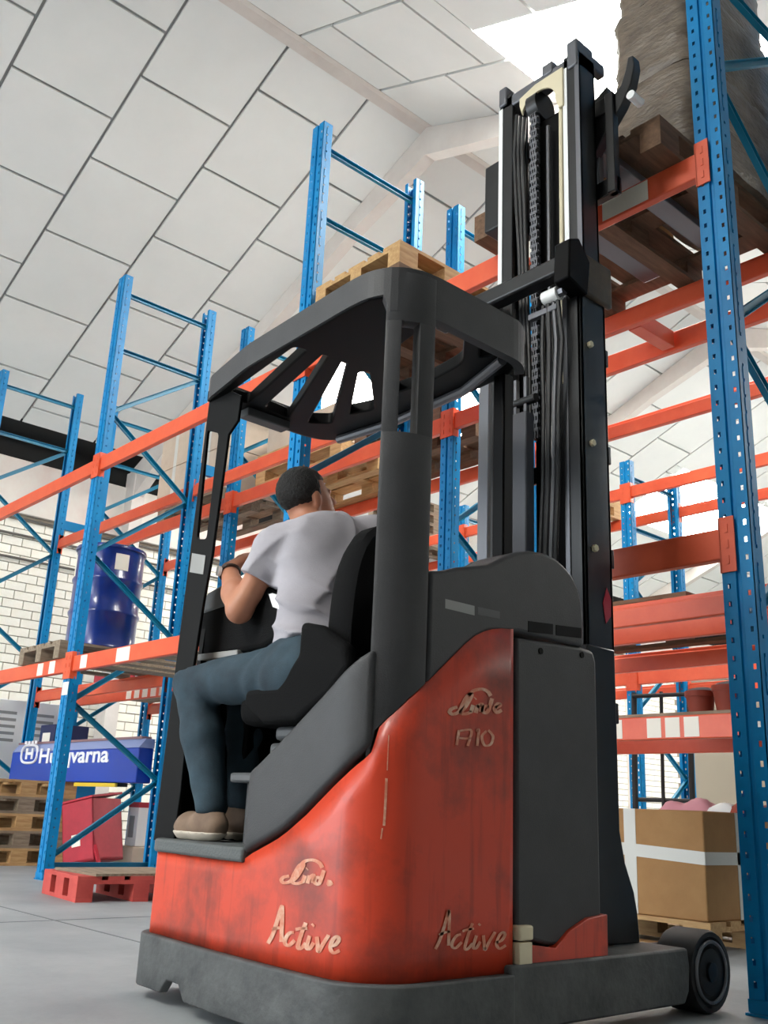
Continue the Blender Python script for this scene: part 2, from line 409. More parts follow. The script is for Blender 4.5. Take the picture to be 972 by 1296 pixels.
def rack(label, yf, dep, xs, ht, levels, group=None, name='pallet_rack', stickers=(), skip=()):
    """levels: list of (z, front?, rear?, bays)"""
    root = empty(name, (xs[0], yf, 0)); tag(root, label, 'pallet rack', group); off = Vector((xs[0], yf, 0))
    pm = post_mesh(ht)
    foot = MB().box(-.075, .075, -.008, .1, 0, .008).box(-.065, .065, -.005, .08, .012, .05).mesh('foot_plate', 'rack_blue', smooth=False)
    for x in xs:
        for rear in (0, 1):
            o = inst('post', pm, root, Vector((x, yf + (dep if rear else 0), 0)) - off, (0, 0, math.pi if rear else 0))
            md = o.modifiers.new('sheet', 'SOLIDIFY'); md.thickness = .003
            inst('foot_plate', foot, o)
        y0, y1 = yf+.05, yf+dep-.05
        segs = [((y0, ht-.16), (y1, ht-.16)), ((y0, ht-.70), (y1, ht-.70)), ((y0, .10), (y1, .10))]
        nd = brace_nodes(ht)
        for i in range(len(nd)-1):
            a, b = nd[i], nd[i+1]
            if b < .1: break
            segs.append(((y1, a), (y0, b)) if i % 2 == 0 else ((y0, a), (y1, b)))
        for (ya, za), (yb, zb) in segs:
            b = MB(); dy, dz = yb-ya, zb-za; ln = math.hypot(dy, dz); ny, nz_ = -dz/ln*.02, dy/ln*.02
            # C channel, open towards +x
            prof = [(x+.014, 1), (x-.014, 1), (x-.014, -1), (x+.014, -1)]
            b.sheet([[(px, ya+ny*s, za+nz_*s), (px, yb+ny*s, zb+nz_*s)] for px, s in prof])
            o = b.build('brace', 'brace_teal', root, off, smooth=False, solid=.003)
    cm = {}
    for (z, fr, rr, bays) in levels:
        for i in bays:
            for rear in (0, 1):
                if rear and not rr or (not rear and not fr): continue
                y = yf + (dep if rear else 0); sg = 1 if rear else -1
                x0, x1 = xs[i]+.062, xs[i+1]-.062; yc = y - sg*.025
                b = MB()
                # stepped box beam: full-height front, ledge on the load side
                f = y - sg*.004; k = y - sg*.048
                b.prism([(x0, f, z-.06), (x0, f, z+.06), (x0, y - sg*.03, z+.06), (x0, y - sg*.03, z+.035), (x0, k, z+.035), (x0, k, z-.06)], (x1-x0, 0, 0))
                bo = b.build('beam', 'rack_orange', root, off, bev=.006, seg=2)
                for xe, se in ((xs[i]+.03, 1), (xs[i+1]-.03, -1)):
                    c = MB(); t = y + sg*.004
                    c.box(min(xe-.03, xe+.03), max(xe-.03, xe+.03), min(t, t+sg*.006), max(t, t+sg*.006), z-.115, z+.095)
                    c.box(xe+se*.03-.003, xe+se*.03+.003, min(t+sg*.006, k), max(t+sg*.006, k), z-.115, z+.095)
                    for q in (-.07, -.01, .05): c.box(xe-.006, xe+.006, min(t, t+sg*.009), max(t, t+sg*.009), z+q-.016, z+q+.016)
                    c.build('end_connector', 'rack_orange', bo, off, smooth=False)
                for (si, sz, srear, sx, sw, sm) in stickers:
                    if si == i and abs(sz-z) < .01 and srear == rear:
                        fy = f + sg*.0015
                        MB().box(sx-sw/2, sx+sw/2, min(f-sg*.001, fy), max(f-sg*.001, fy), z-.05, z+.05).build('label_sticker', sm, bo, off, smooth=False)
    return root, off
XS = [-3*S, -2*S, -S, 0.0]
stk = []
for sx in (-8.05, -7.55, -6.15, -5.92, -5.35, -4.72): stk.append((0 if sx < -5.6 else 1, L1, 0, sx, .11 if sx != -4.72 else .2, 'sticker_white'))
for sx, sw in ((-.42, .24), (-.98, .2)): stk.append((2, L3, 0, sx, sw, 'sticker_white'))
for sx in (-1.72,): stk.append((2, L1, 0, sx, .9, 'sticker_white'))
L0 = 1.06; stk0 = []
for sx in (-1.22, -1.11, -1.0, -.66, -1.46): stk0.append((2, L0, 0, sx, .085, 'sticker_white'))
XS5 = XS
rk1, off1 = rack('long blue pallet rack with orange beams standing right behind the reach truck', 0, DEP, XS5, HT,
                 [(L3, 1, 1, (0, 1, 2)), (L1, 1, 1, (0, 1, 2))], stickers=stk)
rk2, off2 = rack('blue and orange pallet rack back to back behind the rack with the blue drum', R2, DEP, XS5, HT,
                 [(L3, 1, 1, (0, 1, 2)), (L1, 1, 1, (0, 1, 2)), (L0, 1, 1, (2,))],
                 stickers=stk0 + [(0, L1, 0, -7.1+.16*k, .1, 'sticker_white') for k in range(5)])
# spacers tying the two rows together
for x in XS:
    for z in (3.47, .87):
        MB().box(x-.02, x+.02, DEP, R2, z-.05, z+.05).build('row_spacer', 'rack_blue', rk2, off2, smooth=False)
H3 = 4.12; L3B = 3.78
XS3 = [-8.3, -5.95, -3.65, -1.35]
rk3, off3 = rack('lower blue rack with orange beams across the far aisle by the skylights', 4.75, DEP, XS3, H3,
                 [(L3B, 1, 1, (0, 1, 2)), (1.9, 1, 1, (0, 1, 2))])

# white tags stuck on the posts by the pick face
MB().box(-2*S-.05, -2*S+.05, -.0035, -.001, 1.34, 1.44).build('label_sticker', 'sticker_white', rk1, off1, smooth=False)

# =================================================================== PALLETS
PAL = {}
def pallet_proto(m, L=1.2, W=.8):
    key = (m, L, W)
    if key in PAL: return PAL[key]
    g = {}
    g['top_board'] = MB().box(-L/2, L/2, -.05, .05, 0, .022).mesh('top_board', m, smooth=False)
    g['wide_board'] = MB().box(-L/2, L/2, -.0725, .0725, 0, .022).mesh('top_board', m, smooth=False)
    g['cross_board'] = MB().box(-.0725, .0725, -W/2, W/2, 0, .022).mesh('cross_board', m, smooth=False)
    g['block'] = MB().box(-.0725, .0725, -.05, .05, 0, .078).mesh('block', m, smooth=False)
    g['bottom_board'] = MB().box(-L/2, L/2, -.05, .05, 0, .022).mesh('bottom_board', m, smooth=False)
    PAL[key] = g; return g
def pallet(loc, rz, m, label, group=None, L=1.2, W=.8, tilt=None, cat='pallet'):
    g = pallet_proto(m, L, W); root = empty('pallet', loc, rz); tag(root, label, cat, group)
    if tilt: root.rotation_euler = Euler((tilt[0], tilt[1], rz))
    e = W/2
    for y in (-e+.05, 0, e-.05): inst('bottom_board', g['bottom_board'], root, (0, y, 0))
    for x in (-L/2+.0725, 0, L/2-.0725):
        for y in (-e+.05, 0, e-.05): inst('block', g['block'], root, (x, y, .022))
        inst('cross_board', g['cross_board'], root, (x, 0, .1))
    for y in (-e+.0725, 0, e-.0725): inst('top_board', g['wide_board'], root, (0, y, .122))
    for y in (-e+.235, e-.235): inst('top_board', g['top_board'], root, (0, y, .122))
    return root
PH = .144; ZB3 = L3 + .0605; ZB1 = L1 + .0605
HP = math.pi/2
def box_thing(name, x0, x1, y0, y1, z0, z1, m, label, cat, group=None, bev=.006, tape=None, rz=0, flap=True):
    c = ((x0+x1)/2, (y0+y1)/2, z0); root = empty(name, c, rz); tag(root, label, cat, group)
    a, b, h = (x1-x0)/2, (y1-y0)/2, z1-z0
    bx = MB().box(-a, a, -b, b, 0, h).build('carton_body', m, root, bev=bev)
    if flap: MB().box(-a*.99, a*.99, -.0015, .0015, h, h+.0012).build('flap_seam', 'mortar', root, smooth=False)
    if tape:
        tw = tape
        MB().box(-tw, tw, -b-.0015, b+.0015, -.0005+.002, h+.0015).build('tape_strip', 'tape_clear', root, smooth=False)
    return root

# --- bay A-B, level 1: pallet with the steel drum
pallet((-6.15, .47, ZB1), HP, 'wood_grey', 'weathered wooden pallet under the blue steel drum', L=1.0)
dr = empty('steel_drum', (-6.05, .45, ZB1+PH)); tag(dr, 'blue steel drum with two rolling hoops standing on a pallet', 'drum')
prof = [(0, .012), (.262, .012), (.266, 0), (.288, .0), (.292, .012), (.286, .03)]
for zc in (.30, .585):
    prof += [(.286, zc-.03), (.297, zc-.012), (.299, zc), (.297, zc+.012), (.286, zc+.03)]
prof += [(.286, .84), (.292, .862), (.29, .878), (.28, .88), (.276, .862), (0, .862)]
MB().lathe(prof, (0, 0, 0), 48).build('drum_body', 'drum_blue', dr)
MB().lathe([(.294, .845), (.300, .85), (.300, .868), (.294, .88), (.285, .884)], (0, 0, 0), 48).build('clamp_ring', 'drum_blue', dr)
for a0, a1, z0, z1 in ((R(-18), R(6), .66, .80), (R(-118), R(-98), .60, .80)):
    g = [[(.2885*math.cos(a0+(a1-a0)*i/6), .2885*math.sin(a0+(a1-a0)*i/6), z) for z in (z0, z1)] for i in range(7)]
    MB().sheet(g).build('drum_label', 'sticker_white', dr, smooth=True)
# --- bay B-C, level 1: loose deck planks lying between the beams
for i in range(9):
    x = -5.42 + .29*i
    MB().box(x, x+(.14 if i % 3 else .2), .05, DEP-.05, L1-.022+.001*i, L1+.0).build('deck_plank', 'wood_grey', rk1, off1, smooth=False)
# --- back rack, bay by the mast: pallet and flat red carton
q0 = on_y(772, 765, R2); q1 = on_y(868, 755, R2)
pallet((q1[0]-.54, R2+.47, ZB1), 0, 'wood_brown', 'dark brown pallet on the low back beams beside the mast', L=1.0)
box_thing('carton', q1[0], q1[0]+.45, R2+.05, R2+.6, ZB1, ZB1+.10, 'box_red', 'flat red carton on the low back beams beside the brown pallet', 'carton')
ql = on_y(835, 425, R2-.1)
MB().box(ql[0]-.04, ql[0]+.04, DEP+.016, R2-.014, L3-.05, L3+.05).build('row_link', 'rack_orange', rk2, off2, bev=.004)
# --- row two level 1: small printed cartons
gr = 'red and white cartons in a row on the back rack'
for i in range(7):
    x0 = -7.95 + .30*i
    box_thing('carton', x0, x0+.27, R2+.02, R2+.30, ZB1+.022, ZB1+.022+.16, 'box_red' if i % 2 == 0 else 'box_white', '%s small carton in the row on the low back beams, a %s one' % (['first', 'second', 'third', 'fourth', 'fifth', 'sixth', 'seventh'][i], 'red' if i % 2 == 0 else 'white'), 'carton', gr)
tag(MB().box(-8.28, -5.72, R2+.02, R2+.88, ZB1, ZB1+.022).build('shelf_board', 'wood_grey', smooth=False), 'thin wooden shelf board under the red and white cartons', 'board')
for i in range(4):
    x0 = -5.45 + .5*i
    box_thing('carton', x0, x0+.44, R2+.05, R2+.5, ZB1, ZB1+.18+.03*i, 'cardboard_pale', '%s pale carton from the mast side on the low back beams' % ['fourth', 'third', 'second', 'first'][i], 'carton', 'pale cartons on the low back beams')
# --- level 3 row one, bay B-C: wrapped pale boxes and two stacked pallets
gp = 'empty pallets stacked on the top beams behind the driver'
for i in range(2):
    pallet((-4.62, R2+.47, ZB3+PH*i), 0, 'wood_pale', ['lower light wooden pallet of the pair on the high back rack', 'upper light wooden pallet of the pair under two pale cartons'][i], 'pair of light pallets on the back rack', L=1.2, W=.9)
k = 0
for (x0, x1, z0, z1, nm) in ((-7.05, -6.45, 0, .42, 'lower'), (-7.05, -6.45, .425, .86, 'upper'), (-6.40, -5.82, 0, .42, 'lower'), (-6.40, -5.82, .425, .80, 'upper')):
    box_thing('carton', x0, x1, R2+.03, R2+.75, ZB3+PH+z0, ZB3+PH+z1, 'cardboard_pale', '%s beige carton of the stack %s on the high back rack' % (nm, 'beside the light pallets' if x0 > -6.42 else 'further from the light pallets'), 'carton', 'beige cartons on the high back rack', tape=.03)
pallet((-6.43, R2+.45, ZB3), 0, 'wood_grey', 'grey pallet under the beige cartons on the high back rack')
for (x0, x1, h) in ((-5.35, -4.85, .42), (-4.80, -4.30, .34)):
    box_thing('carton', x0, x1, R2+.2, R2+.85, ZB3+2*PH, ZB3+2*PH+h, 'cardboard_pale', '%s pale carton on top of the pair of light pallets' % ('taller' if h > .4 else 'lower'), 'carton', 'cartons on the pair of light pallets')
pallet((-3.40, R2+.47, ZB3), 0, 'wood_brown', 'brown pallet on the high back rack above the driver\'s head', L=.96, W=.86)
# row one level three, bay C-D: stack of pallets above the cab
for i in range(3):
    pallet((-2.32, .45, ZB3+PH*i), HP, 'wood_pale' if i == 2 else 'wood_brown', ['brown pallet at the bottom of the stack above the cab roof', 'brown pallet in the middle of the stack above the cab roof', 'light yellow pallet on top of the stack above the cab roof'][i], gp, L=.88, W=.78)
# far rack pallets
for i in range(4):
    pallet((-7.2, 5.2, L3B+.0605+PH*i), HP, 'wood_grey', '%s grey pallet of the tall stack on the far lower rack' % ['lowest', 'second', 'third', 'topmost'][i], 'stack of grey pallets on the far rack', L=1.0)
for i in range(2):
    pallet((-4.75, 5.2, L3B+.0605+PH*i), HP, 'wood_pale', '%s pale pallet of the pair on the far lower rack' % ['lower', 'upper'][i], 'pale pallets on the far rack', L=1.0)

# --- load on the top beams by the near post
pallet((-.66, .42, ZB3), HP, 'wood_brown', 'dark wooden pallet carrying the film-wrapped load on the top beams', W=1.06, L=1.15)
ld = empty('wrapped_load', (-.34, .55, ZB3+PH)); tag(ld, 'tall film-wrapped load on the top beams beside the near blue post', 'pallet load')
def wrapped(x0, x1, y0, y1, z0, z1, seed, parent, name='wrapped_bundle', m='wrap_film'):
    rg = random.Random(seed); nz_, nc = 14, 40; b = MB(); rows = []
    cx, cy = (x0+x1)/2, (y0+y1)/2; a, c = (x1-x0)/2, (y1-y0)/2
    for i in range(nz_+1):
        t = i/nz_; z = z0 + (z1-z0)*t; row = []
        for j in range(nc):
            th = 2*math.pi*j/nc; n_ = 7.0
            rr = (abs(math.cos(th))**n_ + abs(math.sin(th))**n_)**(-1/n_)
            w = 1 + rg.uniform(-.018, .018) - (.03 if i in (0, nz_) else 0)
            row.append((cx + a*rr*math.cos(th)*w, cy + c*rr*math.sin(th)*w, z + (rg.uniform(-.03, .0) if i == nz_ else 0)))
        rows.append(row + [row[0]])
    b.sheet(rows); top = rows[-1][:-1]; b.add(top, [tuple(range(len(top)))]); bot = rows[0][:-1]; b.add(bot, [tuple(reversed(range(len(bot))))])
    return b.build(name, m, parent, parent.location, ang=60)
zt = ZB3+PH
wrapped(-.58, -.09, .12, .98, zt, zt+.52, 1, ld); wrapped(-.57, -.10, .13, .97, zt+.51, zt+.98, 2, ld); wrapped(-.55, -.13, .16, .95, zt+.97, zt+1.45, 3, ld)
bx2 = box_thing('carton', -1.12, -.62, .10, .75, zt, zt+.20, 'cardboard', 'low brown carton left of the film-wrapped load by the mast', 'carton')

# --- floor level under the rack
pallet((-1.55, 1.72, 0), 0, 'wood_pale', 'pallet on the floor under the big brown carton', W=1.0, L=1.3)
bc = on_z(897, 1168, PH)
BXc = (bc[0], bc[1]); bw, bd, bh = 1.25, .95, .505
rt = empty('big_carton', (BXc[0]-bw/2, BXc[1]+bd/2, PH)); tag(rt, 'big brown cardboard carton taped with pale tape on the floor', 'carton')
MB().box(-bw/2, bw/2, -bd/2, bd/2, 0, bh).build('carton_body', 'cardboard', rt, bev=.008)
for xx in (bw/2-.42,):
    MB().box(xx-.035, xx+.035, -bd/2-.002, -bd/2+.001, .002, bh).build('tape_strip', 'tape_clear', rt, smooth=False)
MB().prism([(-bw/2, -bd/2-.003, .275), (0, -bd/2-.003, .285), (bw/2, -bd/2-.003, .255), (bw/2, -bd/2-.003, .315), (0, -bd/2-.003, .345), (-bw/2, -bd/2-.003, .335)], (0, .002, 0)).build('tape_strip', 'tape_clear', rt, smooth=False)
MB().box(bw/2-.001, bw/2+.002, -bd/2, bd/2, .255, .315).build('tape_strip', 'tape_clear', rt, smooth=False)
MB().box(bw/2-.001, bw/2+.002, -bd/2+.30, -bd/2+.36, .002, bh).build('tape_strip', 'tape_clear', rt, smooth=False)

# display counter with the brand panel, bay A-B at floor level, standing on a timber stack
gs = 'timber pallets stacked under the blue display'
for i in range(5):
    pallet((-7.56, .435, PH*i), HP, 'wood_pale' if i % 2 == 0 else 'wood_grey', '%s pallet of the floor stack under the blue display panel' % ['lowest pale', 'second, grey', 'middle pale', 'fourth, grey', 'topmost pale'][i], gs, L=.9, W=1.0)
hz0, hz1, hz2 = PH*5, 1.0, 1.075; hx0, hx1, hy = -8.28, -5.665, .72
hd = empty('display_panel', ((hx0+hx1)/2, hy, hz0)); tag(hd, 'long blue brand display panel with white lettering on stacked pallets', 'display panel')
MB().box(hx0, hx1, hy, hy+.14, hz0, hz1).build('panel', 'display_blue', hd, hd.location, bev=.01)
MB().prism([(hx0, hy, hz1), (hx0, hy+.14, hz1), (hx0, hy+.14, hz2), (hx0, hy+.06, hz2)], (hx1-hx0, 0, 0)).build('header', 'display_pale', hd, hd.location, smooth=False)
MB().box(hx0, hx1-.06, hy+.05, hy+.14, hz2, hz2+.02).build('top_rail', mat('dull_rose', (150, 116, 118), .7), hd, hd.location, smooth=False)
MB().box(-6.78, -6.05, hy+.02, hy+.14, hz0-.03, hz0).build('lower_edge', 'black_rubber', hd, hd.location, smooth=False)
MB().box(-6.78, -6.0, hy-.0, hy+.02, hz0-.035, hz0-.005).build('edge_strip', 'yellow_edge', hd, hd.location, smooth=False)
def text_mesh(name, s, h, m, parent, origin, xdir, zdir, shear=0, off=(0,0,0), bold=0.0, extr=.003):
    cu = bpy.data.curves.new(name, 'FONT'); cu.body = s; cu.size = h; cu.shear = shear; cu.extrude = extr; cu.offset = bold
    ob = bpy.data.objects.new(name, cu); col.objects.link(ob)
    dg = bpy.context.evaluated_depsgraph_get(); me = bpy.data.meshes.new_from_object(ob.evaluated_get(dg)); bpy.data.objects.remove(ob)
    xd, zd = Vector(xdir), Vector(zdir); nd = xd.cross(zd); o = Vector(origin) - Vector(off)
    w = max(v.co.x for v in me.vertices)
    for v in me.vertices: c = v.co.copy(); v.co = o + xd*c.x + zd*c.y + nd*c.z
    me.materials.clear(); me.materials.append(M(m)); q = bpy.data.objects.new(name, me); col.objects.link(q); q.parent = parent
    return q, w
ta = on_y(49, 963, hy); tb = on_y(137, 969, hy)
tx = Vector((1, 0, 0)); _q, _w = text_mesh('lettering', 'Husqvarna', .2, 'print_white', hd, (0, 0, 0), tx, (0, 0, 1), 0, hd.location, .004)
bpy.data.objects.remove(_q)
sc = (tb[0]-ta[0])/_w
text_mesh('lettering', 'Husqvarna', .2, 'print_white', hd, (ta[0], hy-.002, ta[2]-.02), tx*sc, (0, 0, .95), 0, hd.location, .004)
# crowned H emblem: rounded shield ring, H and crown knobs
ec = on_y(38, 953, hy); ex, ez = ec[0], ec[2]
ring = []
for i in range(28):
    a = 2*math.pi*i/28; n_ = 3.2; rr = (abs(math.cos(a))**n_ + abs(math.sin(a))**n_)**(-1/n_); ring.append((ex + .185*rr*math.cos(a), hy-.004, ez - .01 + .085*rr*math.sin(a)))
em = MB().tube(ring, .013, 6, closed=True)
em.box(ex-.085, ex-.045, hy-.008, hy, ez-.06, ez+.045); em.box(ex+.045, ex+.085, hy-.008, hy, ez-.06, ez+.045); em.box(ex-.05, ex+.05, hy-.008, hy, ez-.018, ez+.008)
for q in (-.12, -.04, .04, .12): em.box(ex+q-.022, ex+q+.022, hy-.008, hy, ez+.085, ez+.115)
em.build('emblem', 'print_white', hd, hd.location)

# things on the floor behind the frame: red case, white carton with red top, loose box
rcp = on_z(117, 1100, 0); wcp = on_z(172, 1093, 0)
rc = empty('red_case', (rcp[0], rcp[1], .0)); tag(rc, 'red open case tilted on the floor under the blue display', 'case')
rc.rotation_euler = (0, R(-12), R(20))
rc.location.z = .05
c = MB(); t = .02
c.box(-.18, .18, -.18, -.16, 0, .52); c.box(-.18, .18, .16, .18, 0, .52); c.box(-.18, -.16, -.18, .18, 0, .52); c.box(.16, .18, -.18, .18, 0, .52); c.box(-.18, .18, -.18, .18, 0, .03)
c.build('case_body', 'box_red', rc, bev=.006)
MB().prism([(-.19, -.19, .52), (.19, -.19, .52), (.19, .19, .56), (-.19, .19, .56)], (0, 0, .02)).build('lid', 'box_red', rc, bev=.004)
MB().box(-.07, .03, -.1825, -.18, .14, .24).build('paper_tag', 'sticker_white', rc, smooth=False)
MB().bar((.17, -.16, .12), (.26, -.2, -.06), .03, .03).build('kick_leg', 'box_red', rc, bev=.003)
box_thing('carton', wcp[0]-.2, wcp[0]+.2, wcp[1]-.16, wcp[1]+.2, 0, .16, 'cardboard_pale', 'open beige tray carton on the floor beside the red case', 'carton')
wc = empty('white_carton', (wcp[0]+.02, wcp[1]+.02, .1625)); tag(wc, 'tall white carton with a red top edge beside the red case', 'carton')
MB().box(-.10, .10, -.12, .12, 0, .40).build('carton_body', 'box_white', wc, bev=.006); MB().box(-.103, .103, -.123, .123, .36, .41).build('top_edge', 'box_red', wc, smooth=False)
MB().box(-.06, .04, -.1215, -.1195, .08, .28).build('printed_panel', 'sticker_grey', wc, smooth=False)
pallet((-4.24, -.05, 0), R(-6), 'wood_red', 'small red painted pallet on the floor beside the truck', L=.62, W=.8)
tag(MB().box(-4.52, -3.95, -.38, .3, PH, PH+.014).build('plywood_sheet', 'wood_grey', smooth=False), 'thin plywood sheet lying on the red pallet', 'board')
# printed cartons behind
pc = empty('printed_carton', (-8.9, .9, .0)); tag(pc, 'white printed carton standing against the brick wall', 'carton')
MB().box(-.25, .25, -.6, .5, 0, 1.55).build('carton_body', 'box_white', pc, bev=.006)
for i in range(5): MB().box(.2502, .252, -.35, -.05, 1.12+.07*i, 1.15+.07*i).build('print_line', 'sticker_grey', pc, smooth=False)
for i in range(5): MB().box(.2502, .252, .08, .36, 1.12+.07*i, 1.15+.07*i).build('print_line', 'sticker_grey', pc, smooth=False)
nv = box_thing('carton', -8.15, -7.8, .92, 1.28, 1.0, 1.28, 'print_navy', 'navy carton with white print on the ledge behind the display', 'carton', flap=False)
MB().box(-.1, .08, -.1815, -.18, .06, .2).build('print_block', 'sticker_white', nv, smooth=False)
tag(MB().box(-8.3, -7.3, .9, 1.30, .90, 1.0).build('ledge_beam', 'rack_blue', bev=.005), 'blue ledge beam carrying the navy carton behind the display', 'beam')
for xx in (-8.25, -7.36): MB().box(xx-.03, xx+.03, 1.0, 1.2, 0, .9).build('ledge_leg', 'rack_blue', bpy.data.objects['ledge_beam'], smooth=False)

# =================================================================== REACH TRUCK
TL = Vector((-.73, -.9, 0)); truck = empty('reach_truck', TL); tag(truck, 'red and black reach truck with a tall mast and caged driver cab', 'forklift')
def tb_(b, name, m, parent=None, **k): return b.build(name, m, parent or truck, TL, **k)
# plan outline of the shell from the west side round the back to the east side
def outline(o=0.0):
    P = []
    P += [(-1.31-o, y) for y in np.linspace(-.66, -1.42, 10)]
    for i in range(1, 9): a = R(180 + 76*i/8); P.append((-1.21 + (.10+o)*math.cos(a), -1.44 + (.10+o)*math.sin(a)))
    for x in np.linspace(-1.17, -.34, 22):
        t = (x+1.17)/.83; P.append((x, -1.538 - .042*(1-(1-t)**2) - o))
    for i in range(0, 15): a = R(-90 + 90*i/14); P.append((-.31 + (.16+o)*math.cos(a), -1.42 + (.16+o)*math.sin(a)))
    P += [(-.15+o, y) for y in np.linspace(-1.40, -.66, 22)]
    return P
rx = [(-2, .425), (-.72, .425), (-.66, .452), (-.586, .478), (-.516, .505), (-.418, .561), (-.356, .603), (-.28, .655), (-.222, .705)]
ry = [(-1.56, .74), (-1.523, .80), (-1.47, .858), (-1.357, .954), (-1.266, 1.032), (-1.218, 1.066), (-1.168, 1.088), (-1.11, 1.10), (-1.04, 1.105), (0, 1.105)]
def red_top(x, y):
    if x < -.222: return float(np.interp(x, [q[0] for q in rx], [q[1] for q in rx]))
    if y > -1.545: return float(np.interp(y, [q[0] for q in ry], [q[1] for q in ry]))
    t = (x+.222)/(.222-.20); return .705 + (.765-.705)*max(0, min(1, (x+.222)/.045))
def hit_shell(px, py, o=0.0):
    """first place where the view ray meets the vertical shell"""
    v = ray(px, py); best = None; P = outline(o)
    for (ax, ay), (bx, by) in zip(P[:-1], P[1:]):
        ex_, ey_ = bx-ax, by-ay; den = v[0]*ey_ - v[1]*ex_
        if abs(den) < 1e-9: continue
        t = ((ax-CAM[0])*ey_ - (ay-CAM[1])*ex_)/den; s = ((ax-CAM[0])*v[1] - (ay-CAM[1])*v[0])/den
        if t > 0 and -1e-6 <= s <= 1+1e-6 and (best is None or t < best): best = t
    return CAM + v*best
OUT = outline()
# red shell
g = []
for (x, y) in OUT:
    if y > -1.066 and x > -1: continue
    zt_ = red_top(x, y); g.append([(x, y, .185 + (zt_-.185)*i/6) for i in range(7)])
g.append([(-.15, -1.066, .185 + (1.105-.185)*i/6) for i in range(7)])
tb_(MB().sheet(g), 'body_shell', 'truck_red', solid=.02, ang=50)
# inner fill behind the red shell so the chassis is solid
pin = [(x, y) for (x, y) in outline(-.03)]
tb_(MB().prism([(x, y, .06) for x, y in pin], (0, 0, .33)), 'chassis', 'truck_black', smooth=False)
# bumper skirt with a notch in its lower edge
g = []
OB = outline(.025)
for (x, y) in OB:
    if y > -1.08 and x > -1: break
    if x > -1: zb = .035
    zb = .035
    if y < -1.3 and -1.08 < x < -.97: zb = .075
    g.append([(x, y, zb), (x, y, .10), (x, y, .178), ((x*1+ -0.73*0), y, .185)])
bmp = tb_(MB().sheet(g), 'bumper', 'bumper_grey', solid=.03, bev=.006, ang=50)
# support legs
def leg(x0, x1):
    lg = tb_(MB().prism([(x0, -1.10, .045), (x0, -.27, .045), (x0, -.245, .08), (x0, -.235, .15), (x0, -.245, .205), (x0, -1.10, .205)], (x1-x0, 0, 0)), 'support_leg', 'bumper_grey', bev=.008)
    return lg
lgE = leg(-.30, -.128); lgW = leg(-1.34, -1.17)
def wheel(xc, y, r, w, parent=None, name='load_wheel'):
    b = MB(); prof = [(.0, -w), (r*.55, -w), (r*.6, -w*.85), (r*.8, -w*.85), (r*.84, -w), (r*.95, -w), (r, -w*.8), (r, w*.8), (r*.95, w), (r*.84, w), (r*.8, w*.85), (r*.6, w*.85), (r*.55, w), (0, w)]
    n = 36; k = 0
    for q, h in prof:
        for j in range(n):
            a = 2*math.pi*j/n; b.v.append((xc+h, y + q*math.cos(a), r + q*math.sin(a)))
    for i in range(len(prof)-1):
        for j in range(n): b.f.append((i*n+j, i*n+(j+1) % n, (i+1)*n+(j+1) % n, (i+1)*n+j))
    wo = tb_(b, name, 'black_rubber')
    tb_(MB().tube([(xc+w+.001, y + r*.72*math.cos(2*math.pi*i/36), r + r*.72*math.sin(2*math.pi*i/36)) for i in range(36)], .006, 6, closed=True), 'wheel_rim', 'steel_grey', wo)
    tb_(MB().tube([(xc-w-.008, y, r), (xc+w+.008, y, r)], .03, 16), 'hub', 'mast_black', wo)
    return wo
wheel(-.20, -.105, .126, .068); wheel(-1.26, -.105, .126, .068)
wheel(-.75, -1.2, .15, .06, name='drive_wheel')
# wheel fork cheek
for xc in (-.205, -1.26):
    tb_(MB().box(xc-.092, xc-.076, -.30, -.06, .06, .2), 'wheel_cheek', 'mast_black', bev=.004)
# red gusset on the leg and the hinge pieces beside the shell
def pxx(pts, X): return [tuple(on_x(a, b, X)) for a, b in pts]
tb_(MB().prism(pxx([(672, 1226), (672, 1196), (704, 1200), (722, 1178), (745, 1162), (769, 1157), (770, 1212)], -.142), (-.03, 0, 0)), 'leg_gusset', 'truck_red', bev=.003)
hg = tb_(MB().box(-.17, -.135, -1.052, -.995, .262, .30), 'hinge_block', 'cream_plate', bev=.006)
tb_(MB().box(-.165, -.136, -1.054, -1.0, .20, .258), 'hinge_plate', 'cream_plate', bev=.003)
# black battery side panel and its frame
sp_ = tb_(MB().prism([(-.155, -1.045, .27), (-.155, -.90, .24), (-.155, -.66, .24), (-.155, -.655, 1.06), (-.155, -.67, 1.095), (-.155, -.73, 1.10), (-.155, -1.045, 1.085)], (-.05, 0, 0)), 'side_panel', 'truck_dark', bev=.012, seg=3)
for (a, b) in ((684, 824), (736, 829)):
    c = on_x(a, b, -.155); tb_(MB().tube([(c[0]-.004, c[1], c[2]), (c[0]+.003, c[1], c[2])], .010, 12), 'panel_screw', 'truck_black', sp_)
tb_(MB().box(-1.28, -.21, -1.06, -.66, .2, 1.06), 'battery_box', 'truck_black', bev=.01)
# cowl above the shell on the east side
ct = [(-1.41, 1.215), (-1.35, 1.225), (-1.30, 1.246), (-1.17, 1.279), (-1.10, 1.318), (-1.048, 1.343), (-.98, 1.362), (-.916, 1.368), (-.86, 1.362), (-.818, 1.348), (-.775, 1.322), (-.745, 1.285), (-.728, 1.24), (-.722, 1.20), (-.722, 1.10)]
low = [(-1.04, 1.10), (-1.168, 1.082), (-1.218, 1.060), (-1.266, 1.026), (-1.357, .948), (-1.41, .90)]
cw = tb_(MB().prism([(-.152, y, z) for y, z in ct + low], (-.16, 0, 0)), 'cowl', 'truck_dark', bev=.012, seg=3)
for pts in (((668, 786), (699, 790), (699, 803), (668, 800)), ((703, 791), (735, 795), (735, 808), (703, 804))):
    tb_(MB().prism(pxx(pts, -.1535), (.003, 0, 0)), 'vent_slot', 'truck_black', cw, smooth=False)
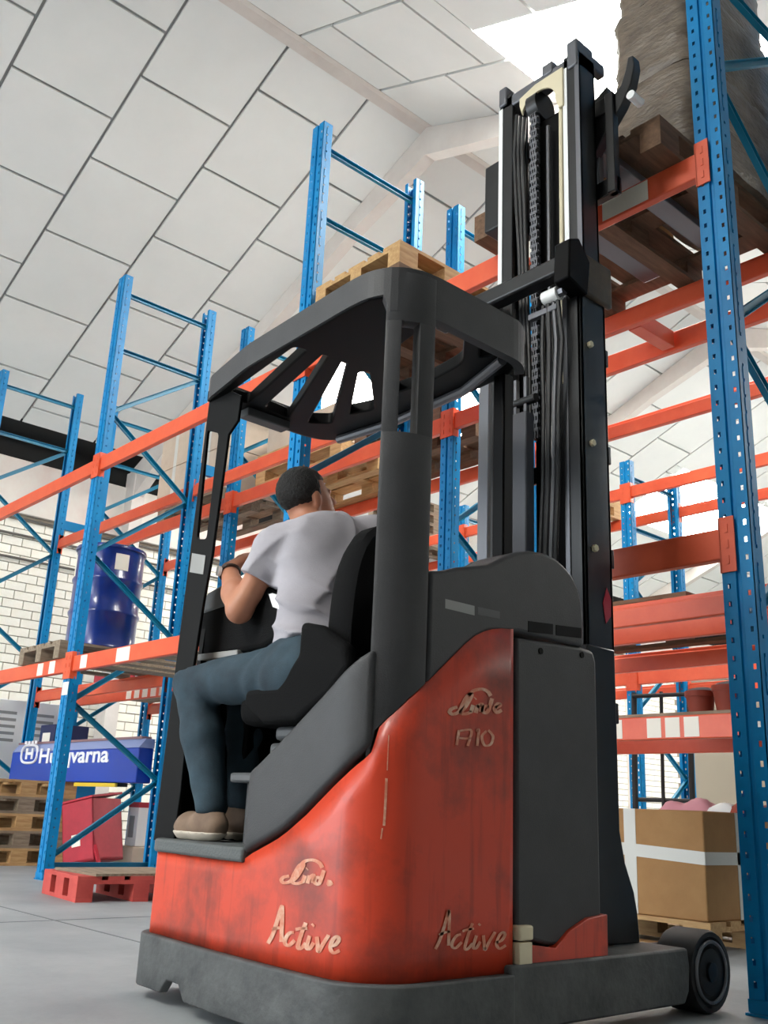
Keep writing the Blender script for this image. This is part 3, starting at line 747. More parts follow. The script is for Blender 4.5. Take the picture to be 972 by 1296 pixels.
tb_(MB().prism(pxx([(563, 758), (600, 767), (600, 779), (563, 770)], -.1535), (.002, 0, 0)), 'rating_plate', 'sticker_grey', cw, smooth=False)
tb_(MB().prism(pxx([(604, 768), (632, 774), (632, 783), (604, 778)], -.1535), (.002, 0, 0)), 'rating_plate', 'plastic_grey', cw, smooth=False)
# slanting rear side guard of the seat, above the red shell
g = []
tpx = [(-.752, .62), (-.73, .655), (-.64, .70), (-.50, .785), (-.36, .875), (-.235, .965), (-.205, .985)]
for (x, y) in outline(.012):
    if y > -1.3 or x < -.735 or x > -.20: continue
    zb = red_top(x, y) + .012; zt_ = float(np.interp(x, [q[0] for q in tpx], [q[1] for q in tpx]))
    if x < -.70: zb = .462
    g.append([(x, y, zb + (zt_-zb)*i/5) for i in range(6)])
tb_(MB().sheet(g), 'seat_side_guard', 'truck_dark', solid=.07, bev=.015, seg=3, ang=50)
# step tread at the entry
sg = [(x, y) for (x, y) in outline(.012) if y < -1.2 and x < -.665]
tr = tb_(MB().prism([(x, y, .425) for x, y in sg] + [(-.665, -1.1, .425), (-1.31, -1.1, .425)], (0, 0, .04)), 'step_tread', 'tread_grey', bev=.008)
# corner pillar with its slot
pil = [(x, y) for (x, y) in OUT if (x > -.222 and y < -1.4)]
pil = [(-.222, -1.553)] + pil
cum = [0]
for a, b in zip(pil[:-1], pil[1:]): cum.append(cum[-1] + math.dist(a, b))
LEN = cum[-1]
def pil_pt(u): return (float(np.interp(u, cum, [q[0] for q in pil])), float(np.interp(u, cum, [q[1] for q in pil])))
b = MB(); nU = 17; us = [LEN*i/(nU-1) for i in range(nU)]
s0, s1 = .30*LEN, .66*LEN
us = sorted(set(us + [s0, s1])); zs_top = 2.02
rows = [[0]*0]
gb = []
for u in us:
    x, y = pil_pt(u); zb = red_top(x, y)+.004; gb.append([(x, y, zb + (1.60-zb)*i/5) for i in range(6)])
b.sheet(gb)
for seg_ in ((0, s0), (s1, LEN)):
    uu = [u for u in us if seg_[0]-1e-6 <= u <= seg_[1]+1e-6]
    b.sheet([[(*pil_pt(u), 1.60), (*pil_pt(u), 1.95)] for u in uu])
b.sheet([[(*pil_pt(u), 1.95), (*pil_pt(u), 2.11)] for u in us])
tb_(b, 'corner_pillar', 'truck_dark', solid=.045, bev=.006, ang=50)
# left pillar (entry side)
def yplane(pts, Y): return [tuple(on_y(a, b, Y)) for a, b in pts]
lp_out = [(-1.345, .46), (-1.235, .46), (-1.215, 1.30), (-1.212, 1.98), (-1.19, 2.05), (-1.32, 2.06)]
def lpx(a, b): c = on_y(a, b, -1.5); return (c[0], c[2])
outer = [lpx(190, 1062), lpx(214, 1064), lpx(223, 1000), lpx(238, 850), lpx(252, 760), lpx(263, 700), lpx(274, 620), lpx(284, 548), lpx(296, 530), lpx(300, 500), lpx(264, 483)]
slot = rounded([lpx(244, 682), lpx(257, 682), lpx(273, 546), lpx(258, 542)], .02)
me = plate_mesh('entry_pillar', 'truck_black', outer, [slot], .006, lambda u, v, w: Vector((u, -1.48+w, v)) - TL, bevel=.003)
ep = inst('entry_pillar', me, truck)
tb_(MB().prism(yplane([(243, 700), (260, 703), (257, 727), (240, 724)], -1.4885), (0, .002, 0)), 'pillar_sticker', 'sticker_grey', ep, smooth=False)
# cab floor, west and mast-side walls
tb_(MB().box(-1.30, -.3, -1.50, -1.06, .36, .425), 'cab_floor', 'truck_black', smooth=False)
tb_(MB().prism([(-1.31, -1.44, .42), (-1.31, -1.06, .42), (-1.31, -1.06, 1.22), (-1.31, -1.40, 1.18)], (-.025, 0, 0)), 'cab_side_wall', 'truck_black', smooth=False)
tb_(MB().box(-1.30, -.32, -1.085, -1.06, .42, 1.2), 'cab_bulkhead', 'truck_black', smooth=False)
# roof: perimeter band + plate with cut-outs
RZ = 2.055
def rz2(a, b): c = on_z(a, b, RZ); return (c[0], c[1])
ro = [(-1.31, -1.50), (-.95, -1.56), (-.36, -1.585), (-.27, -1.58), (-.2, -1.545), (-.16, -1.48), (-.15, -1.40), (-.15, -1.03), (-.19, -.96), (-.30, -.90), (-.70, -.865), (-1.12, -.865), (-1.22, -.885), (-1.29, -.95), (-1.31, -1.03)]
cut = [[(284, 494), (372, 430), (392, 435), (316, 505)], [(332, 509), (408, 440), (418, 443), (366, 524)], [(388, 529), (432, 449), (443, 452), (422, 530)], [(441, 519), (452, 463), (470, 462), (476, 512)]]
holes = [rounded([rz2(a, b) for a, b in c], .03) for c in cut]
holes.append(rounded([rz2(500, 432), rz2(548, 396), rz2(590, 418), rz2(588, 452), rz2(545, 476), rz2(500, 492)], .04))
holes.append(rounded([rz2(606, 428), rz2(640, 428), rz2(628, 442), rz2(605, 446)], .02))
inr = lambda P, k: [(x + (-.73-x)*k, y + (-1.2-y)*k) for x, y in P]
me = plate_mesh('roof_grille', 'truck_black', inr(ro, .03), holes, .035, lambda u, v, w: Vector((u, v, RZ+w)) - TL, bevel=.006)
rg_ = inst('roof_grille', me, truck)
b = MB(); rr_ = rounded(ro, .05, 3); zl, zh = 2.035, 2.125
ri = inr(rr_, .055)
n = len(rr_)
for i in range(n):
    a0, a1, c0, c1 = rr_[i], rr_[(i+1) % n], ri[i], ri[(i+1) % n]
    zz0 = zl - (.055 if a0[0] > -.22 or a0[1] < -1.6 else 0); zz1 = zl - (.055 if a1[0] > -.22 or a1[1] < -1.6 else 0)
    b.add([(*a0, zz0), (*a1, zz1), (*a1, zh), (*a0, zh), (*c0, zz0), (*c1, zz1), (*c1, zh), (*c0, zh)], [(0,1,2,3), (7,6,5,4), (3,2,6,7), (0,4,5,1)])
tb_(b, 'roof_band', 'truck_dark', ang=40)
tb_(MB().tube([(-.24, -1.02, 2.02), (-.5, -.93, 2.02), (-.9, -.905, 2.02), (-1.2, -.93, 2.02)], .018, 10), 'roof_pipe', 'steel_grey', rg_)
tb_(MB().box(-1.28, -1.22, -1.36, -1.16, 2.0, 2.04), 'roof_bracket', 'plastic_grey', rg_, bev=.005)  # grey bracket under the west edge of the roof
# front posts of the cab by the mast
for xc in (-.34,):
    tb_(MB().bar((xc, -.90, 1.1), (xc, -.90, 2.04), .05, .05, (0, 1, 0)), 'front_post', 'truck_black', bev=.006)
# ------------------------------------------------ seat, console
st = tb_(MB().box(-.93, -.42, -1.43, -1.10, .425, .665), 'seat_base', 'truck_dark', bev=.012)
tb_(MB().box(-.965, -.70, -1.47, -1.12, .645, .675), 'base_lid', 'plastic_grey', st, bev=.008)
for i in range(3):
    tb_(MB().box(-.86+.01*i, -.50, -1.42+.01*i, -1.10, .675+.05*i, .718+.05*i), 'suspension_fold', 'plastic_grey', st, bev=.014, seg=3)
cu_ = tb_(MB().box(-.98, -.46, -1.46, -1.06, .82, .93), 'seat_cushion', 'seat_fabric', bev=.045, seg=4)
# backrest: rounded shield, leaning
bo = []
for i in range(36):
    a = 2*math.pi*i/36; n_ = 2.6; rr = (abs(math.cos(a))**n_ + abs(math.sin(a))**n_)**(-1/n_)
    bo.append((rr*math.cos(a)*.165, rr*math.sin(a)*.27))
b = MB()
def bk(u, v, w): return (-.49 + w + .10*(v), -1.29 + u, 1.15 + v)
layers = [(-.055, .80), (-.06, .92), (-.03, 1.0), (.03, 1.0), (.05, .93)]
k = 0; rows = []
for w, s in layers: rows.append([bk(u*s, v*s, w + .25*u*u) for u, v in bo]); rows[-1].append(rows[-1][0])
b.sheet(rows); b.add(rows[0][:-1], [tuple(range(36))]); b.add(rows[-1][:-1], [tuple(range(36))])
tb_(b, 'seat_backrest', 'seat_fabric')
tb_(MB().prism(yplane([(379, 786), (376, 828), (350, 868), (310, 872), (306, 892), (330, 916), (372, 914), (415, 880), (440, 845), (436, 815), (402, 790)], -1.495), (0, .05, 0)), 'hip_bolster', 'seat_fabric', bev=.02, seg=4)
tb_(MB().box(-.46, -.32, -1.42, -1.06, .425, 1.0), 'seat_back_box', 'truck_black', bev=.01)
# console in front of the driver
dpx = [(246, 778), (262, 752), (286, 738), (310, 733), (338, 742), (360, 762), (366, 776), (366, 800), (330, 822), (250, 834)]
dp = yplane(dpx, -1.40)
cs = tb_(MB().prism(dp, (0, .31, 0)), 'console', 'seat_fabric', bev=.02, seg=3)
tb_(MB().prism(yplane([(246, 776), (262, 750), (286, 736), (310, 731), (336, 739), (330, 752), (300, 762), (250, 779)], -1.405), (0, .30, 0)), 'console_hood', 'plastic_grey', cs, bev=.012, seg=3)
tb_(MB().prism(yplane([(250, 828), (300, 822), (300, 830), (250, 836)], -1.41), (0, .05, 0)), 'console_edge', 'sticker_grey', cs, bev=.003)
# steering knob column inside
tb_(MB().bar((-1.22, -1.25, .43), (-1.16, -1.25, 1.15), .12, .12, (0, 1, 0)), 'steering_column', 'truck_black', bev=.01)
# ------------------------------------------------ mast
def chan(x0, x1, y0, y1, z0, z1, open_to, t=.018):
    """U channel, open towards +x or -x"""
    b = MB()
    if open_to > 0: b.box(x0, x0+t, y0, y1, z0, z1)
    else: b.box(x1-t, x1, y0, y1, z0, z1)
    b.box(x0, x1, y0, y0+t, z0, z1); b.box(x0, x1, y1-t, y1, z0, z1); return b
ZO = 2.66
for nm, x0, x1, op in (('outer_mast_rail', -.365, -.29, -1), ('outer_mast_rail', -.80, -.725, 1)):
    tb_(chan(x0, x1, -.52, -.36, .21, ZO, op), nm, 'mast_black', bev=.004)
tb_(MB().box(-.372, -.350, -.525, -.517, 1.2, ZO-.1), 'wear_strip', 'steel_grey', bev=.002)
tb_(MB().box(-.80, -.745, -.526, -.518, 1.2, ZO-.1), 'wear_strip', 'steel_grey', bev=.002)
ZI = 3.72
for nm, x0, x1, op in (('inner_mast_rail', -.405, -.325, -1), ('inner_mast_rail', -.765, -.69, 1)):
    tb_(chan(x0, x1, -.45, -.335, .6, ZI, op), nm, 'mast_black', bev=.004)
for x0 in (-.407, -.767):
    tb_(MB().box(x0, x0+.022, -.4535, -.449, 1.5, ZI-.06), 'rail_face', 'steel_sheen', smooth=False)  # white strips carry the skylight's reflection in their colour
tb_(MB().box(-.345, -.323, -.4525, -.449, 1.5, ZI-.04), 'rail_face', 'steel_grey', smooth=False)
for nm, x0, x1, op in (('middle_mast_rail', -.385, -.31, -1), ('middle_mast_rail', -.785, -.71, 1)):
    tb_(chan(x0, x1, -.50, -.40, .4, ZO-.02, op), nm, 'mast_black', bev=.003)
# top yoke of the inner mast
b = MB(); b.box(-.765, -.325, -.45, -.38, ZI-.07, ZI-.01); b.box(-.765, -.72, -.46, -.34, ZI-.05, ZI+.05); b.box(-.38, -.325, -.46, -.34, ZI-.08, ZI+.06); b.box(-.52, -.46, -.455, -.37, ZI-.03, ZI+.03)
b.box(-.37, -.33, -.36, -.25, ZI-.02, ZI+.04)
yk = tb_(b, 'top_yoke', 'steel_grey', bev=.008)
arch = [(-.64, ZI-.075), (-.64, ZI-.115)]
arch += [(-.535 + .09*math.cos(R(180-180*i/10)), ZI-.17 + .075*math.sin(R(180-180*i/10))) for i in range(11)]
arch += [(-.425, ZI-.25), (-.40, ZI-.25), (-.40, ZI-.05), (-.55, ZI-.05)]
tb_(MB().prism([(x, -.462, z) for x, z in arch], (0, .012, 0)), 'sheave_cover', 'cream_plate', yk, bev=.003)
# chain: staggered link plates
b = MB(); z = 2.0; i = 0
while z < ZI-.12:
    for dx in ((-.017, -.005, .007) if i % 2 else (-.011, .001, .013)):
        b.box(-.575+dx, -.575+dx+.006, -.448, -.422, z, z+.045)
    b.tube([(-.598, -.436, z+.012), (-.552, -.436, z+.012)], .007, 6); z += .032; i += 1
tag(tb_(b, 'lift_chain', 'steel_grey', smooth=False), kind='stuff')
tb_(MB().tube([(-.575, -.40, ZI-.15 + 0*k) for k in range(2)] and [(-.60, -.40, ZI-.13), (-.545, -.40, ZI-.13)], .07, 20), 'chain_sheave', 'mast_black')
def hose(name, pts, r=.012, m='rubber_hose'):
    return tb_(MB().tube(pts, r, 8), name, m)
for i, dx in enumerate((0, .022, .044)):
    hose('hydraulic_hose', [(-.665+dx, -.447, ZI-.14-.02*i), (-.675+dx, -.452, ZI-.35), (-.66+dx, -.455, ZI-.62), (-.645+dx*.8, -.455, ZI-.85), (-.63+dx*.8, -.45, 2.3), (-.63+dx*.8, -.44, 1.6)], .009)
hose('lift_rod', [(-.505, -.43, 2.2), (-.505, -.43, ZI-.28)], .009, 'steel_grey')
hose('lift_rod', [(-.435, -.44, 2.2), (-.425, -.44, ZI-.2)], .011, 'cream_plate')
tb_(MB().box(-.61, -.46, -.40, -.37, 1.4, ZI-.2), 'lift_cylinder_guard', 'truck_black', bev=.01)
# cross bar joining the outer rails
xb = tb_(MB().box(-1.0, -.30, -.60, -.53, ZO-.085, ZO-.01), 'cross_bar', 'mast_black', bev=.012, seg=3)
tb_(MB().prism([(-.34, -.62, ZO-.14), (-.34, -.50, ZO-.17), (-.34, -.48, ZO-.02), (-.34, -.55, ZO+.06), (-.34, -.61, ZO+.03)], (.075, 0, 0)), 'bar_end', 'truck_black', xb, bev=.008)
tb_(MB().box(-.30, -.272, -.50, -.33, ZO-.16, ZO+.02), 'rail_cap', 'grease_brown', bev=.012, seg=3)
# clamp and valve block under the bar
vb = tb_(MB().box(-.50, -.36, -.575, -.55, ZO-.22, ZO-.195), 'valve_bracket', 'steel_grey', bev=.003)
tb_(MB().tube([(-.42, -.57, ZO-.155), (-.35, -.57, ZO-.155)], .028, 14), 'valve_body', 'steel_sheen', vb)
tb_(MB().tube([(-.35, -.57, ZO-.155), (-.325, -.57, ZO-.155)], .018, 6), 'valve_nut', 'steel_grey', vb)
for dx, bend in ((-.43, -.02), (-.405, .0), (-.38, .015), (-.36, .03)):
    hose('hydraulic_hose', [(dx, -.565, ZO-.18), (dx+bend*.5, -.56, ZO-.35), (dx-.01, -.555, 2.05), (dx-.02, -.55, 1.75), (dx-.035, -.55, 1.5), (dx-.05, -.53, 1.34)], .009 if dx != -.405 else .012, 'rubber_hose' if dx != -.38 else 'steel_grey')
# free-lift cylinder and grey cover bar
cy = tb_(MB().tube([(-.675, -.515, 1.36), (-.675, -.515, 2.45)], .062, 24), 'lift_cylinder', 'mast_black')
tb_(MB().tube([(-.675, -.515, 1.355), (-.675, -.515, 1.385)], .067, 24), 'cylinder_ring', 'steel_grey', cy)
gb_ = tb_(MB().box(-.575, -.49, -.60, -.55, 1.25, 2.05), 'cover_bar', mat('cover_grey', (82, 83, 90), .45), bev=.006)
for dx in (-.565, -.515): tb_(MB().box(dx, dx+.015, -.585, -.565, 2.05, 2.20), 'clevis_plate', 'steel_grey', gb_, bev=.002)
tb_(MB().tube([(-.60, -.575, 2.1), (-.46, -.575, 2.1)], .018, 12), 'clevis_pin', 'mast_black', gb_)
for z in (.9, 1.45, 1.85, 2.25):
    tb_(MB().box(-.80, -.29, -.365, -.345, z, z+.07), 'mast_tie', 'mast_black', bev=.004)
    tb_(MB().tube([(-.292, -.47, z+.05), (-.276, -.47, z+.05)], .013, 6), 'bolt', 'cream_plate')
# reach carriage side plates flaring onto the legs
for x0 in (-.31, -.815):
    tb_(MB().prism([(x0, -.54, .205), (x0, -.54, 1.15), (x0, -.38, 1.15), (x0, -.38, .55), (x0, -.355, .45), (x0, -.31, .36), (x0, -.295, .30), (x0, -.285, .205)], (.035, 0, 0)), 'reach_carriage', 'mast_black', bev=.006)
tb_(MB().box(-.80, -.31, -.53, -.40, .21, .40), 'reach_beam', 'mast_black', bev=.01)
tb_(MB().box(-1.17, -.30, -.62, -.54, .1, .2), 'reach_cross_member', 'bumper_grey', bev=.008)
tb_(MB().prism([(-.2895, -.41, 1.24), (-.2895, -.38, 1.27), (-.2895, -.375, 1.33), (-.2895, -.40, 1.37), (-.2895, -.425, 1.31)], (.002, 0, 0)), 'warning_sticker', 'warn_red', smooth=False)
# fork carriage and forks up at the load
b = MB(); b.box(-.86, -.25, -.31, -.27, 3.05, 3.13); b.box(-.86, -.25, -.31, -.27, 3.46, 3.54)
for xx in (-.86, -.64, -.47, -.29): b.box(xx, xx+.04, -.32, -.28, 3.05, 3.54)
fc = tb_(b, 'fork_carriage', 'mast_black', bev=.004)
hk = [(-.28, 3.30), (-.19, 3.42), (-.10, 3.52), (-.05, 3.60), (-.03, 3.68), (-.035, 3.735), (-.06, 3.74), (-.075, 3.68), (-.10, 3.62), (-.16, 3.58), (-.17, 3.66), (-.28, 3.60)]
tb_(MB().prism([(x-.12, -.30, z-.06) for x, z in hk], (0, .05, 0)), 'carriage_hook', 'mast_black', fc, bev=.005)
tb_(MB().tube([(-.165, -.315, 3.47), (-.165, -.24, 3.47)], .02, 12), 'hook_pin', 'steel_sheen', fc)
tb_(MB().box(-.90, -.80, -.40, -.30, 3.10, 3.45), 'side_shift_block', 'mast_black', bev=.008)
for xx in (-.84, -.46):
    tb_(MB().prism([(xx, -.27, 3.05), (xx, -.23, 3.05), (xx, -.23, ZB3+.03), (xx, .80, ZB3+.035), (xx, .82, ZB3+.05), (xx, -.23, ZB3+.075), (xx, -.27, 3.6)], (.10, 0, 0)) if False else MB().box(xx, xx+.10, -.27, -.235, 3.10, 3.60).box(xx, xx+.10, -.27, .80, ZB3+.035, ZB3+.075), 'fork', 'steel_grey', bev=.004)
# ------------------------------------------------ lettering on the red shell, drawn as strokes laid on the paint
def strokes(name, lines, parent, m='decal_cream', width=4.5, lift=.0022):
    b = MB()
    for ln in lines:
        w = width
        if isinstance(ln, tuple): ln, w = ln
        # smooth with Catmull-Rom
        P = [np.array(q, float) for q in ln]; Q = []
        if len(P) > 2:
            E = [2*P[0]-P[1]] + P + [2*P[-1]-P[-2]]
            for i in range(1, len(E)-2):
                for t in np.linspace(0, 1, 5, endpoint=False):
                    a, c, d, e = E[i-1], E[i], E[i+1], E[i+2]
                    Q.append(.5*((2*c) + (-a+d)*t + (2*a-5*c+4*d-e)*t*t + (-a+3*c-3*d+e)*t**3))
            Q.append(P[-1])
        else: Q = P
        rows = []
        for i, q in enumerate(Q):
            t = Q[min(i+1, len(Q)-1)] - Q[max(i-1, 0)]; nrm = np.array([-t[1], t[0]]); L_ = np.linalg.norm(nrm)
            nrm = nrm/L_ if L_ > 1e-6 else np.array([0, 1.0])
            ww = w*(.75 + .35*abs(nrm[0]))/2
            rows.append([hit_shell(*(q+nrm*ww), lift), hit_shell(*(q-nrm*ww), lift)])
        b.sheet(rows)
    return tb_(b, name, m, parent, smooth=False)
body = [o for o in truck.children if o.name.startswith('body_shell')][0]
def active(x0, y0, s, sl):
    L = [[(0, 42), (6, 30), (13, 8), (17, -6), (18, -5), (18, 10), (17, 38)], [(5, 24), (12, 21), (19, 20)],
         [(33, 24), (27, 26), (22, 34), (22, 40), (27, 41), (34, 34)], [(48, 10), (42, 26), (38, 42), (42, 43), (48, 36)], [(35, 20), (42, 18), (50, 17)],
         [(53, 26), (50, 36), (49, 42), (53, 42), (58, 34)], [(56, 13), (58, 11)], [(62, 26), (63, 36), (64, 45), (70, 34), (76, 24), (77, 22)],
         [(79, 36), (86, 33), (90, 26), (87, 23), (82, 28), (79, 38), (83, 44), (91, 40)]]
    return [[(x0 + a*s, y0 + b*s + a*s*sl) for a, b in l] for l in L]
strokes('brand_script', active(339, 1152, 1.0, .12), body, width=4.8)
strokes('brand_script', active(551, 1160, .98, -.03), body, width=3.6)
def linde(x0, y0, s, sl, end=True):
    L = [[(12, 22), (5, 24), (2, 28), (6, 31), (14, 28), (19, 18), (25, 8), (30, 6), (28, 12), (22, 22), (16, 29), (22, 31), (30, 28)],
         [(32, 20), (29, 29)], [(34, 12), (35, 11)], [(38, 20), (35, 30)], [(37, 23), (43, 19), (42, 29)], [(52, 22), (46, 22), (44, 28), (50, 29), (56, 12)], [(60, 24), (66, 21), (63, 19), (59, 25), (62, 30), (68, 27)],
         [(26, 8), (32, 2), (42, 0), (50, 3), (54, 9)]]
    if not end: L[6] = [(63, 24), (62, 30), (67, 27)]
    return [[(x0 + a*s, y0 + b*s + a*s*sl) for a, b in l] for l in L]
strokes('maker_script', linde(354, 1086, 1.0, .06, False), body, width=4.8)
strokes('maker_script', linde(567, 873, 1.0, -.02), body, width=4.8)
strokes('model_number', [[(581, 924), (578, 943)], [(582, 925), (596, 924), (594, 934), (580, 934)], [(595, 934), (592, 944)], [(603, 926), (606, 924), (604, 944)], [(616, 925), (610, 932), (613, 943), (621, 942), (624, 932), (618, 924)]], body, width=3.2)
# thin pale strokes on the corner
strokes('pale_stroke', [([(489, 985), (488, 1012), (486, 1045)], 3.0), ([(492, 930), (490, 975)], 1.2), ([(484, 1048), (482, 1062)], 1.6)], body, m='decal_cream', lift=.0012)

# =================================================================== DRIVER
def sd_caps(P, a, b, ra, rb):
    a = np.array(a); b = np.array(b); ba = b-a; L2_ = ba @ ba
    t = np.clip(((P-a) @ ba)/L2_, 0, 1); d = np.linalg.norm(P - a - t[..., None]*ba, axis=-1); return d - (ra + (rb-ra)*t)
def sd_ell(P, c, r, Rm=None):
    q = P - np.array(c)
    if Rm is not None: q = q @ Rm
    r = np.array(r); k0 = np.linalg.norm(q/r, axis=-1); k1 = np.linalg.norm(q/(r*r), axis=-1); return k0*(k0-1)/np.maximum(k1, 1e-9)
def smin(a, b, k): h = np.clip(.5+.5*(b-a)/k, 0, 1); return b + (a-b)*h - k*h*(1-h)
def nets(f, lo, hi, h):
    """surface nets: turn a signed distance field into one continuous quad mesh"""
    lo = np.array(lo); n = np.ceil((np.array(hi)-lo)/h).astype(int)+1
    ax = [lo[i] + h*np.arange(n[i]) for i in range(3)]
    G = np.stack(np.meshgrid(*ax, indexing='ij'), -1); V = f(G.reshape(-1, 3)).reshape(n)
    ins = V < 0
    cnt = np.zeros(n-1, int); acc = np.zeros(tuple(n-1)+(3,))
    sl = lambda d, k: tuple(slice(d[i], n[i]-1+d[i]) for i in range(3))
    cor = [(i, j, k) for i in (0, 1) for j in (0, 1) for k in (0, 1)]
    for a in cor:
        for ax_ in range(3):
            if a[ax_] == 1: continue
            b = list(a); b[ax_] = 1; b = tuple(b)
            va, vb = V[sl(a, 0)], V[sl(b, 0)]; cr = (va < 0) != (vb < 0)
            t = np.where(cr, va/np.where(cr, va-vb, 1), 0)
            p = np.zeros(cr.shape+(3,)); 
            for i in range(3): p[..., i] = a[i]
            p[..., ax_] = t; acc += p*cr[..., None]; cnt += cr
    act = cnt > 0; idx = -np.ones(cnt.shape, int); idx[act] = np.arange(act.sum())
    cells = np.argwhere(act); verts = lo + h*(cells + acc[act]/cnt[act][:, None])
    faces = []
    for ax_ in range(3):
        u, v = (ax_+1) % 3, (ax_+2) % 3
        d = [0, 0, 0]; d[ax_] = 1
        A = ins[tuple(slice(0, n[i]-d[i]) for i in range(3))]; B = ins[tuple(slice(d[i], n[i]) for i in range(3))]
        for e in np.argwhere(A != B):
            if e[u] == 0 or e[v] == 0 or e[u] >= n[u]-1 or e[v] >= n[v]-1: continue
            q = []
            for du, dv in ((1, 1), (0, 1), (0, 0), (1, 0)):
                c = e.copy(); c[u] -= du; c[v] -= dv; q.append(idx[tuple(c)])
            if min(q) < 0: continue
            faces.append(tuple(q) if A[tuple(e)] else tuple(reversed(q)))
    return verts, faces
PR = Vector((-.72, -1.32, .93)); person = empty('person', PR); tag(person, 'driver in a grey t-shirt and jeans looking up from the truck seat', 'person')
def organic(name, m, f, lo, hi, h, parent=None, ang=180):
    v, fa = nets(f, lo, hi, h); me = bpy.data.meshes.new(name)
    me.from_pydata([tuple(p - np.array(PR)) for p in v], [], fa); me.materials.append(M(m))
    for p in me.polygons: p.use_smooth = True
    o = bpy.data.objects.new(name, me); col.objects.link(o); o.parent = parent or person
    s = o.modifiers.new('relax', 'SMOOTH'); s.factor = .5; s.iterations = 1 if name == 't_shirt' else 2
    return o
PY = lambda a, b, Y: np.array(on_y(a, b, Y))
pel = PY(404, 858, -1.31); chest = PY(415, 722, -1.22); neck0 = PY(405, 672, -1.215); neck1 = PY(401, 650, -1.20)
headc = PY(389, 632, -1.20)
shL = PY(350, 694, -1.375); elL = PY(303, 772, -1.455); wrL = PY(290, 722, -1.40); 
shR = PY(468, 680, -1.05); 
hipL = PY(392, 852, -1.40); knL = PY(248, 864, -1.45); anL = PY(268, 1022, -1.45)
hipR = hipL + np.array([.0, .17, .01]); knR = knL + np.array([.02, .20, .02]); anR = anL + np.array([-.08, .17, .03])
elR = shR + np.array([-.14, .08, -.22]); wrR = elR + np.array([-.2, -.08, .06])
waist = .55*pel + .45*chest + np.array([-.01, 0, 0])
fdir = np.array([.10, .93, .36]); fdir /= np.linalg.norm(fdir); hup = np.array([-.05, -.36, .93]); hup -= fdir*(hup @ fdir); hup /= np.linalg.norm(hup); hrt = np.cross(fdir, hup)
HR = np.stack([hrt, fdir, hup], 1)
def hp(a, b, c): return headc + HR @ np.array([a, b, c])
def f_head(P):
    d = sd_ell(P, hp(0, -.012, .025), (.073, .092, .088), HR)
    d = smin(d, sd_ell(P, hp(0, .035, -.045), (.055, .058, .066), HR), .04)
    d = smin(d, sd_caps(P, hp(0, .075, -.095), hp(0, .06, -.085), .022, .026), .03)   # chin
    d = smin(d, sd_caps(P, hp(0, .086, .005), hp(0, .108, -.028), .009, .014), .014)  # nose
    for s in (-1, 1):
        d = smin(d, sd_ell(P, hp(s*.075, -.008, -.012), (.009, .019, .031), HR), .008)
        d = np.maximum(d, -sd_ell(P, hp(s*.03, .098, .012), (.016, .012, .010), HR))
        d = smin(d, sd_ell(P, hp(s*.03, .078, .010), (.014, .012, .012), HR), .004)
        d = smin(d, sd_caps(P, hp(s*.018, .088, -.058), hp(0, .092, -.058), .007, .009), .006)
    d = smin(d, sd_caps(P, neck0 + (neck0-neck1)*.8, hp(0, -.03, -.06), .060, .054), .03)
    return d
fwd = (wrL-elL)/np.linalg.norm(wrL-elL)
# left hand: rests on the console, fingers curling forward over its edge
hd0 = wrL + np.array([.012, .02, .02]); hd1 = PY(312, 706, -1.33)
hx = (hd1-hd0)/np.linalg.norm(hd1-hd0); hz = np.array([0, 0, 1.0]) - hx*hx[2]; hz /= np.linalg.norm(hz); hy_ = np.cross(hz, hx)
def hnd(a, b, c): return hd0 + hx*a + hy_*b + hz*c
def f_hand(P, flip=1, H=hnd):
    d = sd_caps(P, H(.0, 0, 0), H(.035, 0, 0), .024, .026)
    for b_ in (-.024, -.008, .008, .024): d = smin(d, sd_caps(P, H(.03, b_*.6, 0), H(.085, b_, .002), .014, .0105), .012)
    for b_, ln in ((-.031, .062), (-.0105, .076), (.0105, .080), (.031, .070)):
        k1 = H(.085, b_, .002); k2 = H(.085 + ln*.42, b_*1.05, -.006); k3 = H(.085 + ln*.66, b_*1.05, -.026); k4 = H(.085 + ln*.72, b_, -.046)
        d = np.minimum(d, sd_caps(P, k1, k2, .0098, .009)); d = np.minimum(d, sd_caps(P, k2, k3, .009, .0082)); d = np.minimum(d, sd_caps(P, k3, k4, .0082, .007))
    t1, t2, t3 = H(.022, .028*flip, -.006), H(.060, .054*flip, -.016), H(.088, .056*flip, -.026)
    d = smin(d, sd_caps(P, t1, t2, .013, .0105), .01); d = smin(d, sd_caps(P, t2, t3, .0105, .008), .004)
    return d
wR0 = wrR; hxR = np.array([-.93, -.2, -.25]); hxR /= np.linalg.norm(hxR); hzR = np.array([0, 0, 1.0]) - hxR*hxR[2]; hzR /= np.linalg.norm(hzR); hyR = np.cross(hzR, hxR)
def hndR(a, b, c): return wR0 + hxR*a + hyR*b + hzR*c
def f_arms(P):
    d = sd_caps(P, shL, elL, .052, .042); d = smin(d, sd_caps(P, elL, elL + (wrL-elL)*.4, .043, .045), .02); d = smin(d, sd_caps(P, elL + (wrL-elL)*.4, wrL, .045, .028), .02)
    d = smin(d, sd_caps(P, wrL, hd0, .027, .025), .015)
    d = np.minimum(d, sd_caps(P, shR, elR, .05, .04)); d = smin(d, sd_caps(P, elR, wrR, .042, .027), .02)
    return d
